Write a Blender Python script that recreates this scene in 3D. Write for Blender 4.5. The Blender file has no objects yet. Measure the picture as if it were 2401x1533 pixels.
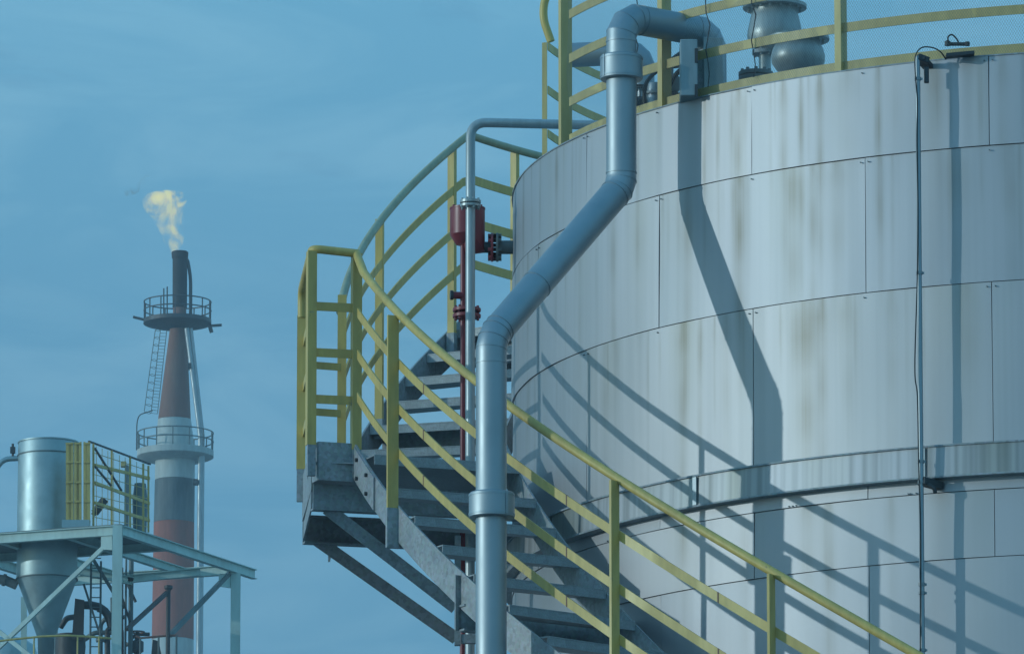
import bpy, math, random
import numpy as np
from mathutils import Vector, Matrix
from math import radians as R_, sin, cos, pi, sqrt, atan2, tan
random.seed(7); rng = np.random.default_rng(7)
S = bpy.context.scene; C = S.collection

# ------------------------------------------------------------------ camera
W, H = 2401.0, 1533.0            # photograph's pixel grid, used to survey the scene
FPX = 17839.33; PITCH = R_(11.5994); CAMZ = 1.6
TX, TY, TR = 3.20506, 37.0621, 3.2        # tank axis and radius
RIM = 9.856
cam = bpy.data.cameras.new('camera'); co = bpy.data.objects.new('camera', cam); C.objects.link(co)
co.location = (0, 0, CAMZ); co.rotation_euler = (pi/2 + PITCH, 0, 0)
cam.sensor_fit = 'HORIZONTAL'; cam.sensor_width = 36; cam.lens = FPX/W*36
cam.clip_start = 0.5; cam.clip_end = 8000
S.camera = co

# ------------------------------------------------------------------ light
SUN_AZ = atan2(-0.98, -0.26)      # azimuth measured from +Y towards +X
SUN_EL = R_(10.3)
wd = bpy.data.worlds.new('World'); S.world = wd; wd.use_nodes = True
nt = wd.node_tree; nt.nodes.clear()
def N(t, kind, **kw):
    n = t.nodes.new(kind)
    for k, v in kw.items():
        if k == 'ins':
            for a, b in v.items(): n.inputs[a].default_value = b
        else: setattr(n, k, v)
    return n
L = lambda t, a, b: t.links.new(a, b)
out = N(nt, 'ShaderNodeOutputWorld'); bg = N(nt, 'ShaderNodeBackground'); bg.inputs[1].default_value = 0.15
sky = N(nt, 'ShaderNodeTexSky', sky_type='NISHITA', sun_disc=False, sun_elevation=SUN_EL, sun_rotation=SUN_AZ,
        air_density=1.0, dust_density=0.6, ozone_density=2.0)
SKY_TINT = (1.35, 1.85, 2.15, 1)
SKY_STOPS = [(0.0, (.22,.42,.55)), (.5, (.44,.72,.93)), (.55, (.40,.66,.86)), (.577, (.21,.335,.445)), (.600, (.265,.43,.54)), (.624, (.33,.57,.69)), (.70, (.33,.62,.82)), (1.0, (.24,.55,.85))]; SKY_GAIN = 1.31/.15; SKY_MIX = .7
tint = N(nt, 'ShaderNodeMix', data_type='RGBA', blend_type='MULTIPLY'); tint.inputs[0].default_value = 1
L(nt, sky.outputs[0], tint.inputs[6]); tint.inputs[7].default_value = SKY_TINT
# thin drifting cloud veils
tc = N(nt, 'ShaderNodeTexCoord'); mp = N(nt, 'ShaderNodeMapping'); mp.inputs['Scale'].default_value = (9, 9, 34); mp.inputs['Rotation'].default_value = (0.0, 0.16, 0)
L(nt, tc.outputs['Generated'], mp.inputs[0])
n1 = N(nt, 'ShaderNodeTexNoise', ins={'Scale': 2.1, 'Detail': 8.0, 'Roughness': 0.56, 'Distortion': 0.9}); L(nt, mp.outputs[0], n1.inputs['Vector'])
r1 = N(nt, 'ShaderNodeValToRGB'); r1.color_ramp.elements[0].position = 0.40; r1.color_ramp.elements[1].position = 0.62
r1.color_ramp.elements[0].color = (0.90, 0.94, 0.96, 1); r1.color_ramp.elements[1].color = (1.17, 1.08, 1.04, 1)
L(nt, n1.outputs[0], r1.inputs[0])
cl = N(nt, 'ShaderNodeMix', data_type='RGBA', blend_type='MULTIPLY'); cl.inputs[0].default_value = 1
gz = N(nt, 'ShaderNodeTexCoord'); gs = N(nt, 'ShaderNodeSeparateXYZ'); L(nt, gz.outputs['Generated'], gs.inputs[0])
gm = N(nt, 'ShaderNodeMapRange', ins={1: -1.0, 2: 1.0, 3: 0.0, 4: 1.0}); L(nt, gs.outputs[2], gm.inputs[0])
gr_ = N(nt, 'ShaderNodeValToRGB'); e_ = gr_.color_ramp.elements
while len(e_) < len(SKY_STOPS): e_.new(.5)
for k_, (p_, c_) in enumerate(SKY_STOPS): e_[k_].position = p_; e_[k_].color = (*[min(v*1.0, 1) for v in c_], 1)
L(nt, gm.outputs[0], gr_.inputs[0])
gg = N(nt, 'ShaderNodeVectorMath', operation='SCALE'); L(nt, gr_.outputs[0], gg.inputs[0]); gg.inputs['Scale'].default_value = SKY_GAIN
bl = N(nt, 'ShaderNodeMix', data_type='RGBA'); bl.inputs[0].default_value = SKY_MIX
L(nt, tint.outputs[2], bl.inputs[6]); L(nt, gg.outputs[0], bl.inputs[7])
L(nt, bl.outputs[2], cl.inputs[6]); L(nt, r1.outputs[0], cl.inputs[7])
m2 = N(nt, 'ShaderNodeMapping'); m2.inputs['Scale'].default_value = (16, 16, 46); m2.inputs['Location'].default_value = (3.1, .4, 1.7); L(nt, tc.outputs['Generated'], m2.inputs[0])
n2 = N(nt, 'ShaderNodeTexNoise', ins={'Scale': 2.2, 'Detail': 5.0, 'Roughness': 0.5, 'Distortion': .4}); L(nt, m2.outputs[0], n2.inputs['Vector'])
r2_ = N(nt, 'ShaderNodeValToRGB'); r2_.color_ramp.elements[0].position = .60; r2_.color_ramp.elements[1].position = .74; r2_.color_ramp.elements[0].color = (1,1,1,1); r2_.color_ramp.elements[1].color = (.84,.86,.90,1); L(nt, n2.outputs[0], r2_.inputs[0])
c3 = N(nt, 'ShaderNodeMix', data_type='RGBA', blend_type='MULTIPLY'); c3.inputs[0].default_value = 1; L(nt, cl.outputs[2], c3.inputs[6]); L(nt, r2_.outputs[0], c3.inputs[7])
L(nt, c3.outputs[2], bg.inputs[0]); L(nt, bg.outputs[0], out.inputs[0])
sl = bpy.data.lights.new('sun', 'SUN'); sl.energy = 2.0; sl.angle = R_(0.53); sl.color = (1.0, 0.96, 0.88)
so = bpy.data.objects.new('sun', sl); C.objects.link(so)
so.location = (-30, 10, 40)
sdir = Vector((sin(SUN_AZ)*cos(SUN_EL), cos(SUN_AZ)*cos(SUN_EL), sin(SUN_EL)))
so.rotation_euler = sdir.to_track_quat('Z', 'Y').to_euler()
S.view_settings.view_transform = 'Standard'; S.view_settings.look = 'None'; S.view_settings.gamma = 1
S.view_settings.exposure = -0.70
S.view_settings.use_white_balance = True; S.view_settings.white_balance_temperature = 5300; S.view_settings.white_balance_tint = -6   # the photograph is balanced cool
S.render.engine = 'CYCLES'; S.cycles.use_denoising = True; S.cycles.max_bounces = 6; S.cycles.transparent_max_bounces = 24
S.cycles.volume_step_rate = 1; S.render.film_transparent = False

# ------------------------------------------------------------------ survey helpers: photograph pixel -> point in the world
def ray(px, py):
    u = (px-W/2)/FPX; v = -(py-H/2)/FPX
    return (u, cos(PITCH)-v*sin(PITCH), sin(PITCH)+v*cos(PITCH))
def at(px, py, Y):
    d = ray(px, py); t = Y/d[1]; return Vector((t*d[0], Y, t*d[2]+CAMZ))
def lev(px, py, z):
    d = ray(px, py); t = (z-CAMZ)/d[2]; return Vector((t*d[0], t*d[1], z))
def onc(px, py, r, far=False):
    d = ray(px, py); a = d[0]**2+d[1]**2; b = -(d[0]*TX+d[1]*TY); c = TX*TX+TY*TY-r*r
    t = (-b+(1 if far else -1)*sqrt(max(b*b-a*c, 0)))/a
    return Vector((t*d[0], t*d[1], t*d[2]+CAMZ))
def pol(phi, r, z):               # point at azimuth phi (degrees) round the tank axis
    return Vector((TX+r*cos(R_(phi)), TY+r*sin(R_(phi)), z))

# ------------------------------------------------------------------ mesh builder
class MB:
    def __init__(s): s.v = []; s.f = []
    def add(s, vs, fs):
        o = len(s.v); s.v += [tuple(p) for p in vs]; s.f += [tuple(i+o for i in f) for f in fs]; return s
    def hexa(s, p):               # 8 points: bottom loop, top loop
        return s.add(p, [(3,2,1,0),(4,5,6,7),(0,1,5,4),(1,2,6,5),(2,3,7,6),(3,0,4,7)])
    def box(s, c, ax, ay, az):    # centre and three half vectors
        c, ax, ay, az = map(Vector, (c, ax, ay, az))
        return s.hexa([c-ax-ay-az, c+ax-ay-az, c+ax+ay-az, c-ax+ay-az, c-ax-ay+az, c+ax-ay+az, c+ax+ay+az, c-ax+ay+az])
    def abox(s, lo, hi):
        lo, hi = Vector(lo), Vector(hi); c = (lo+hi)/2; h = (hi-lo)/2
        return s.box(c, (h.x,0,0), (0,h.y,0), (0,0,h.z))
    def bar(s, a, b, w, h, up=(0,0,1)):   # w across, h along 'up'
        a, b = Vector(a), Vector(b); d = (b-a).normalized(); up = Vector(up)
        sd = d.cross(up)
        if sd.length < 1e-4: sd = d.cross(Vector((1,0,0)))
        sd.normalize(); u = sd.cross(d)
        return s.box((a+b)/2, (b-a)/2, sd*w/2, u*h/2)
    def ibeam(s, a, b, w, h, t=0.012, up=(0,0,1)):
        a, b = Vector(a), Vector(b); d = (b-a).normalized(); up = Vector(up); sd = d.cross(up)
        if sd.length < 1e-4: sd = d.cross(Vector((1,0,0)))
        sd.normalize(); u = sd.cross(d)
        s.box((a+b)/2+u*(h-t)/2, (b-a)/2, sd*w/2, u*t/2); s.box((a+b)/2-u*(h-t)/2, (b-a)/2, sd*w/2, u*t/2)
        return s.box((a+b)/2, (b-a)/2*0.9995, sd*t/2, u*(h/2-t+0.001))
    def tube(s, pts, r, n=16, cap=True):
        pts = [Vector(p) for p in pts]; rr = r if hasattr(r, '__len__') else [r]*len(pts)
        ds = [(pts[i+1]-pts[i]).normalized() for i in range(len(pts)-1)]
        t0 = ds[0]; ref = Vector((0,0,1)) if abs(t0.z) < .9 else Vector((1,0,0))
        u = (ref-t0*ref.dot(t0)).normalized(); vs = []
        for i, p in enumerate(pts):
            if i == 0: tn = ds[0]; k = 1; bd = None
            elif i == len(pts)-1: tn = ds[-1]; bd = None
            else:
                tn = (ds[i-1]+ds[i]).normalized(); bd = ds[i]-ds[i-1]
            if i > 0:
                pr = ds[i-1]; u = (u-pr*u.dot(pr)).normalized()
            dd = ds[i-1] if i > 0 else ds[0]
            w = dd.cross(u)
            for k in range(n):
                a = 2*pi*k/n; off = u*cos(a)*rr[i]+w*sin(a)*rr[i]
                if bd is not None:      # slide along the pipe onto the mitre plane
                    off = off - dd*(off.dot(tn)/dd.dot(tn))
                vs.append(p+off)
            if bd is not None:
                q = dd.rotation_difference(ds[i]); u = q @ u
        fs = []
        for i in range(len(pts)-1):
            for k in range(n):
                a, b = i*n+k, i*n+(k+1) % n; fs.append((a, b, b+n, a+n))
        if cap: fs.append(tuple(range(n-1, -1, -1))); fs.append(tuple((len(pts)-1)*n+k for k in range(n)))
        return s.add(vs, fs)
    def lathe(s, prof, c, n=32, axis=(0,0,1)):  # prof: (r, h) along axis from c
        ax = Vector(axis).normalized(); c = Vector(c); ref = Vector((1,0,0)) if abs(ax.x) < .9 else Vector((0,1,0))
        u = (ref-ax*ref.dot(ax)).normalized(); w = ax.cross(u); vs = []; fs = []
        for r, h in prof:
            for k in range(n): a = 2*pi*k/n; vs.append(c+ax*h+(u*cos(a)+w*sin(a))*max(r, 1e-4))
        for i in range(len(prof)-1):
            for k in range(n):
                a, b = i*n+k, i*n+(k+1) % n; fs.append((a, b, b+n, a+n))
        fs.append(tuple(range(n-1, -1, -1))); fs.append(tuple((len(prof)-1)*n+k for k in range(n)))
        return s.add(vs, fs)
    def cyl(s, a, b, r, n=20):
        return s.tube([a, b], r, n)
    def flange(s, c, axis, r, t, bolts=8, br=0.007, n=28):
        ax = Vector(axis).normalized(); c = Vector(c)
        s.lathe([(r*.97, -t/2), (r, -t/2*.8), (r, t/2*.8), (r*.97, t/2)], c, n, ax)
        ref = Vector((1,0,0)) if abs(ax.x) < .9 else Vector((0,1,0)); u = (ref-ax*ref.dot(ax)).normalized(); w = ax.cross(u)
        for k in range(bolts):
            a = 2*pi*(k+.5)/bolts; p = c+(u*cos(a)+w*sin(a))*r*.82
            s.tube([p-ax*(t/2+br*1.5), p+ax*(t/2+br*1.5)], br, 6)
        return s
    def ringstrip(s, phis, r, zf, w, h):    # bar curved round the tank: w radial, h vertical, zf(phi) centre height
        vs = []; fs = []
        for p in phis:
            z = zf(p)
            vs += [pol(p, r-w/2, z-h/2), pol(p, r+w/2, z-h/2), pol(p, r+w/2, z+h/2), pol(p, r-w/2, z+h/2)]
        for i in range(len(phis)-1):
            for k in range(4):
                a, b = i*4+k, i*4+(k+1) % 4; fs.append((a, b, b+4, a+4))
        m = len(phis)*4; fs += [(3,2,1,0), (m-4, m-3, m-2, m-1)]
        return s.add(vs, fs)

ORG = {}
def org(o): return ORG.get(o.name, Vector((0,0,0))) if o else Vector((0,0,0))
def props(o, label=None, cat=None, group=None, kind=None):
    if label: o['label'] = label
    if cat: o['category'] = cat
    if group: o['group'] = group
    if kind: o['kind'] = kind
    return o
def thing(name, loc, label, cat, group=None):
    o = bpy.data.objects.new(name, None); o.empty_display_size = .3; C.objects.link(o); o.location = loc; ORG[o.name] = Vector(loc)
    return props(o, label, cat, group)
def part(name, mb, mat, parent=None, loc=None, label=None, smooth=True, ang=34, bevel=0):
    """one mesh object; vertices given in world space"""
    base = Vector(loc) if loc is not None else org(parent)
    me = bpy.data.meshes.new(name); me.from_pydata([tuple(Vector(v)-base) for v in mb.v], [], mb.f); me.update()
    import bmesh
    bm = bmesh.new(); bm.from_mesh(me); bmesh.ops.recalc_face_normals(bm, faces=bm.faces[:]); bm.to_mesh(me); bm.free()
    if smooth:
        me.polygons.foreach_set('use_smooth', [True]*len(me.polygons)); me.set_sharp_from_angle(angle=R_(ang))
    me.materials.append(mat)
    o = bpy.data.objects.new(name, me); C.objects.link(o); ORG[o.name] = base
    if parent: o.parent = parent; o.location = base-org(parent)
    else: o.location = base
    if bevel:
        b = o.modifiers.new('edge', 'BEVEL'); b.width = bevel; b.segments = 2; b.limit_method = 'ANGLE'; b.angle_limit = R_(40)
    if label: o['label'] = label
    return o

# ------------------------------------------------------------------ materials
def newmat(name):
    m = bpy.data.materials.new(name); m.use_nodes = True; t = m.node_tree; b = t.nodes['Principled BSDF']; return m, t, b
def ramp(t, src, stops):
    r = N(t, 'ShaderNodeValToRGB'); e = r.color_ramp.elements
    while len(e) < len(stops): e.new(0.5)
    for k, (p, c) in enumerate(stops): e[k].position = p; e[k].color = (*c, 1) if hasattr(c, '__len__') else (c, c, c, 1)
    L(t, src, r.inputs[0]); return r
def paint(name, col, rough=.45, metal=0.0, dirt=(.10,.09,.07), dirtamt=.35, scale=6.0, streak=True, bump=.02, spec=.5, chips=False):
    """weathered coat: streaky dirt, worn patches and slightly uneven gloss, in object space"""
    m, t, b = newmat(name); tc = N(t, 'ShaderNodeTexCoord'); mp = N(t, 'ShaderNodeMapping'); mp.inputs['Scale'].default_value = (1,1,.22 if streak else 1)
    L(t, tc.outputs['Object'], mp.inputs[0])
    n = N(t, 'ShaderNodeTexNoise', ins={'Scale': scale, 'Detail': 8.0, 'Roughness': .62}); L(t, mp.outputs[0], n.inputs['Vector'])
    n2 = N(t, 'ShaderNodeTexNoise', ins={'Scale': scale*7, 'Detail': 4.0}); L(t, mp.outputs[0], n2.inputs['Vector'])
    mx = N(t, 'ShaderNodeMix', data_type='RGBA'); mx.inputs[6].default_value = (*col, 1); mx.inputs[7].default_value = (*dirt, 1)
    rr = ramp(t, n.outputs[0], [(.42, 0.0), (.78, dirtamt)]); L(t, rr.outputs[0], mx.inputs[0])
    mu = N(t, 'ShaderNodeMix', data_type='RGBA', blend_type='MULTIPLY'); mu.inputs[0].default_value = 1
    r2 = ramp(t, n2.outputs[0], [(.3, .88), (.7, 1.06)]); L(t, mx.outputs[2], mu.inputs[6]); L(t, r2.outputs[0], mu.inputs[7])
    if chips:      # worn spots and scratches down to grey primer and rust
        n3 = N(t, 'ShaderNodeTexNoise', ins={'Scale': 9.0, 'Detail': 9.0, 'Roughness': .72}); L(t, tc.outputs['Object'], n3.inputs['Vector'])
        cr = ramp(t, n3.outputs[0], [(.655, 0.0), (.68, .8)]); cm = N(t, 'ShaderNodeMix', data_type='RGBA'); L(t, cr.outputs[0], cm.inputs[0]); L(t, mu.outputs[2], cm.inputs[6])
        cc = ramp(t, n2.outputs[0], [(.4, (.30,.29,.25)), (.6, (.20,.12,.06))]); L(t, cc.outputs[0], cm.inputs[7]); mu = cm
    L(t, mu.outputs[2], b.inputs['Base Color'])
    r3 = ramp(t, n.outputs[0], [(.3, max(rough-.08, .05)), (.75, min(rough+.18, 1))]); L(t, r3.outputs[0], b.inputs['Roughness'])
    b.inputs['Metallic'].default_value = metal; b.inputs['Specular IOR Level'].default_value = spec
    if bump:
        bp = N(t, 'ShaderNodeBump', ins={'Strength': bump*10, 'Distance': .002}); L(t, n2.outputs[0], bp.inputs['Height']); L(t, bp.outputs[0], b.inputs['Normal'])
    return m
def galv(name, col=(.40,.43,.44), metal=.35, rough=.55, sc=16):
    """hot-dip galvanised steel: spangle, chalky runs"""
    m, t, b = newmat(name); tc = N(t, 'ShaderNodeTexCoord')
    vo = N(t, 'ShaderNodeTexVoronoi', ins={'Scale': sc*4.0}); L(t, tc.outputs['Object'], vo.inputs['Vector'])
    n = N(t, 'ShaderNodeTexNoise', ins={'Scale': sc*.28, 'Detail': 9.0, 'Roughness': .65, 'Distortion': 1.2}); L(t, tc.outputs['Object'], n.inputs['Vector'])
    mx = N(t, 'ShaderNodeMix', data_type='RGBA'); mx.inputs[6].default_value = (*[c*.84 for c in col], 1); mx.inputs[7].default_value = (*[min(1, c*1.16) for c in col], 1)
    rr = ramp(t, n.outputs[0], [(.35, 0.0), (.66, 1.0)]); L(t, rr.outputs[0], mx.inputs[0])
    mu = N(t, 'ShaderNodeMix', data_type='RGBA', blend_type='MULTIPLY'); mu.inputs[0].default_value = .35
    L(t, mx.outputs[2], mu.inputs[6]); L(t, vo.outputs['Color'], mu.inputs[7])
    hs = N(t, 'ShaderNodeHueSaturation', ins={'Saturation': .25}); L(t, mu.outputs[2], hs.inputs['Color']); L(t, hs.outputs[0], b.inputs['Base Color'])
    b.inputs['Metallic'].default_value = metal
    r3 = ramp(t, n.outputs[0], [(.3, rough-.1), (.7, rough+.15)]); L(t, r3.outputs[0], b.inputs['Roughness'])
    bp = N(t, 'ShaderNodeBump', ins={'Strength': .15, 'Distance': .002}); L(t, n.outputs[0], bp.inputs['Height']); L(t, bp.outputs[0], b.inputs['Normal'])
    return m
def cladding(name):
    """the tank's sheet cladding: streaks run down each sheet (UV: metres round the tank, metres below the sheet's top)"""
    m, t, b = newmat(name)
    uv = N(t, 'ShaderNodeUVMap', uv_map='UVMap'); sp = N(t, 'ShaderNodeSeparateXYZ'); L(t, uv.outputs[0], sp.inputs[0])
    at_ = N(t, 'ShaderNodeAttribute', attribute_name='sheet'); sc = N(t, 'ShaderNodeSeparateColor'); L(t, at_.outputs['Color'], sc.inputs[0])
    def streak(su, sv, detail, rough, off, dist=0.0):
        cb = N(t, 'ShaderNodeCombineXYZ')
        a = N(t, 'ShaderNodeMath', operation='MULTIPLY', ins={1: su}); L(t, sp.outputs[0], a.inputs[0]); L(t, a.outputs[0], cb.inputs[0])
        c = N(t, 'ShaderNodeMath', operation='MULTIPLY', ins={1: sv}); L(t, sp.outputs[1], c.inputs[0]); L(t, c.outputs[0], cb.inputs[1])
        d = N(t, 'ShaderNodeMath', operation='MULTIPLY_ADD', ins={1: 9.0, 2: off}); L(t, sc.outputs[0], d.inputs[0]); L(t, d.outputs[0], cb.inputs[2])
        n = N(t, 'ShaderNodeTexNoise', ins={'Scale': 1.0, 'Detail': detail, 'Roughness': rough, 'Distortion': dist}); L(t, cb.outputs[0], n.inputs['Vector']); return n.outputs[0]
    def mul(a, b_):
        q = N(t, 'ShaderNodeMath', operation='MULTIPLY'); L(t, a, q.inputs[0])
        if isinstance(b_, float): q.inputs[1].default_value = b_
        else: L(t, b_, q.inputs[1])
        return q.outputs[0]
    fade = N(t, 'ShaderNodeMapRange', ins={1: 0.0, 2: 0.55, 3: 1.0, 4: .18}); L(t, sp.outputs[1], fade.inputs[0])
    def layer(prev, col, fac):
        q = N(t, 'ShaderNodeMix', data_type='RGBA'); L(t, fac, q.inputs[0]); q.inputs[7].default_value = (*col, 1)
        if isinstance(prev, tuple): q.inputs[6].default_value = (*prev, 1)
        else: L(t, prev, q.inputs[6])
        return q.outputs[2]
    base = (.50, .487, .50)
    broad = ramp(t, streak(1.6, .10, 3, .5, 1.0), [(.46, 0.0), (.74, .36)]).outputs[0]
    med = ramp(t, streak(3.6, .04, 1, .5, 3.0), [(.50, 0.0), (.78, .5)]).outputs[0]
    fine = ramp(t, streak(30, .25, 1, .5, 5.0), [(.42, 0.0), (.76, .8)]).outputs[0]
    drip = ramp(t, streak(8, .05, 1, .5, 8.0), [(.57, 0.0), (.82, .6)]).outputs[0]
    c1 = layer(base, (.40, .41, .385), mul(broad, sc.outputs[2]))
    c2 = layer(c1, (.30, .295, .20), mul(mul(med, fade.outputs[0]), sc.outputs[1]))
    c3 = layer(c2, (.25, .255, .25), mul(mul(fine, sc.outputs[2]), .20))
    c4 = layer(c3, (.15, .155, .14), mul(mul(drip, fade.outputs[0]), sc.outputs[1]))
    ra_ = N(t, 'ShaderNodeAttribute', attribute_name='runoff'); gn = ramp(t, streak(60, .4, 2, .6, 21.0), [(.25, .55), (.7, 1.0)])
    c4 = layer(c4, (.19, .165, .10), mul(mul(ra_.outputs['Fac'], gn.outputs[0]), .98))
    mu = N(t, 'ShaderNodeMix', data_type='RGBA', blend_type='MULTIPLY'); mu.inputs[0].default_value = 1; L(t, c4, mu.inputs[6])
    pr = ramp(t, sc.outputs[0], [(0.0, (.93,.95,.96)), (1.0, (1.03,1.02,1.0))]); L(t, pr.outputs[0], mu.inputs[7])
    L(t, mu.outputs[2], b.inputs['Base Color'])
    b.inputs['Metallic'].default_value = .88
    rg = ramp(t, streak(5, .05, 1, .5, 11.0), [(.3, .585), (.7, .615)]); L(t, rg.outputs[0], b.inputs['Roughness'])
    # slight oil-canning of the sheets
    wob = streak(1.3, 1.1, 0, .4, 14.0)
    return m
def alu(name, col=(.40,.435,.455), rough=.50, metal=.92):
    """weathered aluminium jacketing"""
    m, t, b = newmat(name); tc = N(t, 'ShaderNodeTexCoord')
    n = N(t, 'ShaderNodeTexNoise', ins={'Scale': 3.0, 'Detail': 8.0, 'Roughness': .6}); L(t, tc.outputs['Object'], n.inputs['Vector'])
    n2 = N(t, 'ShaderNodeTexNoise', ins={'Scale': 60.0, 'Detail': 3.0}); L(t, tc.outputs['Object'], n2.inputs['Vector'])
    rr = ramp(t, n.outputs[0], [(.3, tuple(c*.8 for c in col)), (.7, tuple(c*1.08 for c in col))]); L(t, rr.outputs[0], b.inputs['Base Color'])
    b.inputs['Metallic'].default_value = metal
    r3 = ramp(t, n.outputs[0], [(.3, rough-.06), (.72, rough+.10)]); L(t, r3.outputs[0], b.inputs['Roughness'])
    bp = N(t, 'ShaderNodeBump', ins={'Strength': .12, 'Distance': .004}); L(t, n.outputs[0], bp.inputs['Height']); L(t, bp.outputs[0], b.inputs['Normal'])
    return m
M = {}
M['clad'] = cladding('sheet_cladding')
M['seam'] = paint('seam_gap', (.15,.16,.165), .8, dirtamt=.2)
M['yellow'] = paint('yellow_paint', (.63,.47,.13), .45, dirt=(.26,.19,.09), dirtamt=.45, scale=5, chips=True)
M['grail'] = paint('faded_rail_paint', (.40,.40,.26), .5, dirt=(.3,.25,.15), dirtamt=.4, chips=True)
M['yellow2'] = paint('faded_yellow_paint', (.60,.47,.18), .5, dirt=(.3,.22,.1), dirtamt=.5, scale=4, chips=True)
M['galv'] = galv('galvanised_steel', (.33,.38,.41))
M['galvd'] = galv('dull_galvanised_steel', (.26,.36,.41), .15, .65)
M['tread'] = galv('chequer_plate', (.33,.40,.43), .2, .5, 60)
M['alu'] = alu('aluminium_jacket')
M['alud'] = alu('dull_aluminium_jacket', (.37,.42,.45), .50, .75)
M['pipe'] = paint('grey_pipe_paint', (.42,.46,.47), .38, .3, dirtamt=.25)
M['pipe2'] = paint('dull_sheet_metal', (.30,.36,.38), .55, .2, dirt=(.2,.2,.18), dirtamt=.4)
M['red'] = paint('red_oxide_paint', (.21,.035,.045), .38, dirt=(.08,.03,.03), dirtamt=.3)
M['dark'] = paint('dark_steel', (.055,.06,.065), .5, .2, dirt=(.12,.08,.05), dirtamt=.4)
M['soot'] = paint('sooty_steel', (.022,.024,.026), .7, .1, dirt=(.06,.045,.035), dirtamt=.4)
M['bolt'] = paint('bolt_steel', (.30,.32,.33), .4, .6, dirtamt=.3)
M['rubber'] = paint('black_rubber', (.02,.021,.023), .6, dirtamt=.1, streak=False)
M['valve'] = paint('silver_valve_paint', (.38,.41,.40), .42, .45, dirt=(.2,.17,.12), dirtamt=.35)
M['frame'] = paint('pale_green_steel_paint', (.56,.66,.60), .5, dirt=(.28,.24,.18), dirtamt=.3, scale=1.2)
M['silo'] = alu('silo_jacket', (.40,.48,.49), .50, .85)
M['conc'] = paint('ground_asphalt', (.17,.185,.19), .85, dirt=(.10,.105,.105), dirtamt=.8, scale=.25, streak=False)
M['rstack'] = paint('red_stack_paint', (.34,.10,.06), .75, dirt=(.16,.10,.08), dirtamt=.8, scale=.9)
M['wstack'] = paint('white_stack_paint', (.50,.53,.50), .6, dirt=(.33,.34,.32), dirtamt=.8, scale=.8)
M['kstack'] = paint('charcoal_stack_paint', (.055,.075,.08), .6, dirt=(.30,.31,.30), dirtamt=.7, scale=1.1)
M['rust'] = paint('rusty_stack_steel', (.22,.105,.075), .7, dirt=(.28,.22,.18), dirtamt=.7, scale=1.4)
M['steel2'] = paint('weathered_grey_steel', (.16,.19,.19), .55, .2, dirt=(.10,.09,.08), dirtamt=.5, scale=1.5)

def arange(a, b, st): n = max(1, int(round(abs(b-a)/st))); return [a+(b-a)*i/n for i in range(n+1)]

# ------------------------------------------------------------------ ground
g = MB(); g.add([(-3000,-500,0),(3000,-500,0),(3000,4000,0),(-3000,4000,0)], [(0,1,2,3)])
props(part('ground', g, M['conc'], smooth=False), kind='structure')

# ------------------------------------------------------------------ storage tank
tank = thing('storage_tank', (TX, TY, 0), 'round storage tank clad in pale streaked metal sheets with a projecting ledge', 'tank')
GAP = .0017
RUNS = []          # dirt run-off: azimuth, half width (m), start height, length (m), strength
def run_px(px, w, z, ln, st):
    q = onc(px, 300, TR); RUNS.append((math.degrees(atan2(q.y-TY, q.x-TX)) % 360, w, z, ln*1.45, st))
for a in ((1228,.020,.5,.5),(1268,.012,.4,.6),(1306,.022,.5,.7),(1342,.010,.3,.5),(1496,.016,.45,.55),(1598,.030,.2,.3),(1652,.013,.45,.85),(1684,.011,.40,.7),(1716,.014,.5,.5),(1732,.026,.75,.75),
          (1838,.026,.65,.55),(1880,.016,.6,.8),(1924,.022,.6,.75),(1990,.06,.3,.3),(2060,.020,.55,.6),(2100,.035,.3,.25),(2200,.05,.3,.3),(2300,.012,.4,.45),(2352,.03,.4,.35)): run_px(a[0], a[1], RIM, a[2], a[3])
for a in ((1240,.03,.5,.4),(1360,.02,.5,.4),(1440,.030,.55,.55),(1500,.05,.4,.3),(1612,.035,.55,.6),(1735,.05,.6,.45),(1860,.045,.55,.65),(1905,.03,.5,.7),(1960,.05,.45,.45),(2062,.02,.4,.4),(2240,.06,.45,.35),(2370,.04,.4,.35)): run_px(a[0], a[1], 9.433, a[2], a[3])
for a in ((1420,.05,.5,.35),(1600,.04,.6,.6),(1640,.02,.5,.5),(1700,.03,.5,.35),(1885,.06,.8,.75),(1925,.03,.6,.6),(1985,.04,.4,.4),(2085,.03,.5,.3),(2260,.06,.4,.3)): run_px(a[0], a[1], 8.795, a[2], a[3])
for a in ((1600,.03,.3,.35),(1935,.035,.6,.5),(1740,.03,.4,.3),(2080,.03,.3,.3)): run_px(a[0], a[1], 7.832, a[2], a[3])
for k in range(80): RUNS.append((random.uniform(185, 265), random.uniform(.006, .014), random.choice((RIM, 9.433, 8.795)), random.uniform(.2, .7), random.uniform(.15, .5)))
def stain(ph, z, zt):
    t = 0.0
    for (p0, w, zs, ln, st) in RUNS:
        if z > zs+.001: continue
        d = (ph-p0)*TR/57.2958
        if abs(d) > 3*w: continue
        v = zs-z; ww = w*(.55+.45*min(v/.08, 1))*(1-.35*min(v/(ln*1.5), 1))
        f = max(0.0, 1-v/(ln*1.35)); t += st*math.exp(-(d/ww)**2)*f**.8*(.75+.25*sin(v*17+p0*5))
    return min(t, 1.0)
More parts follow.
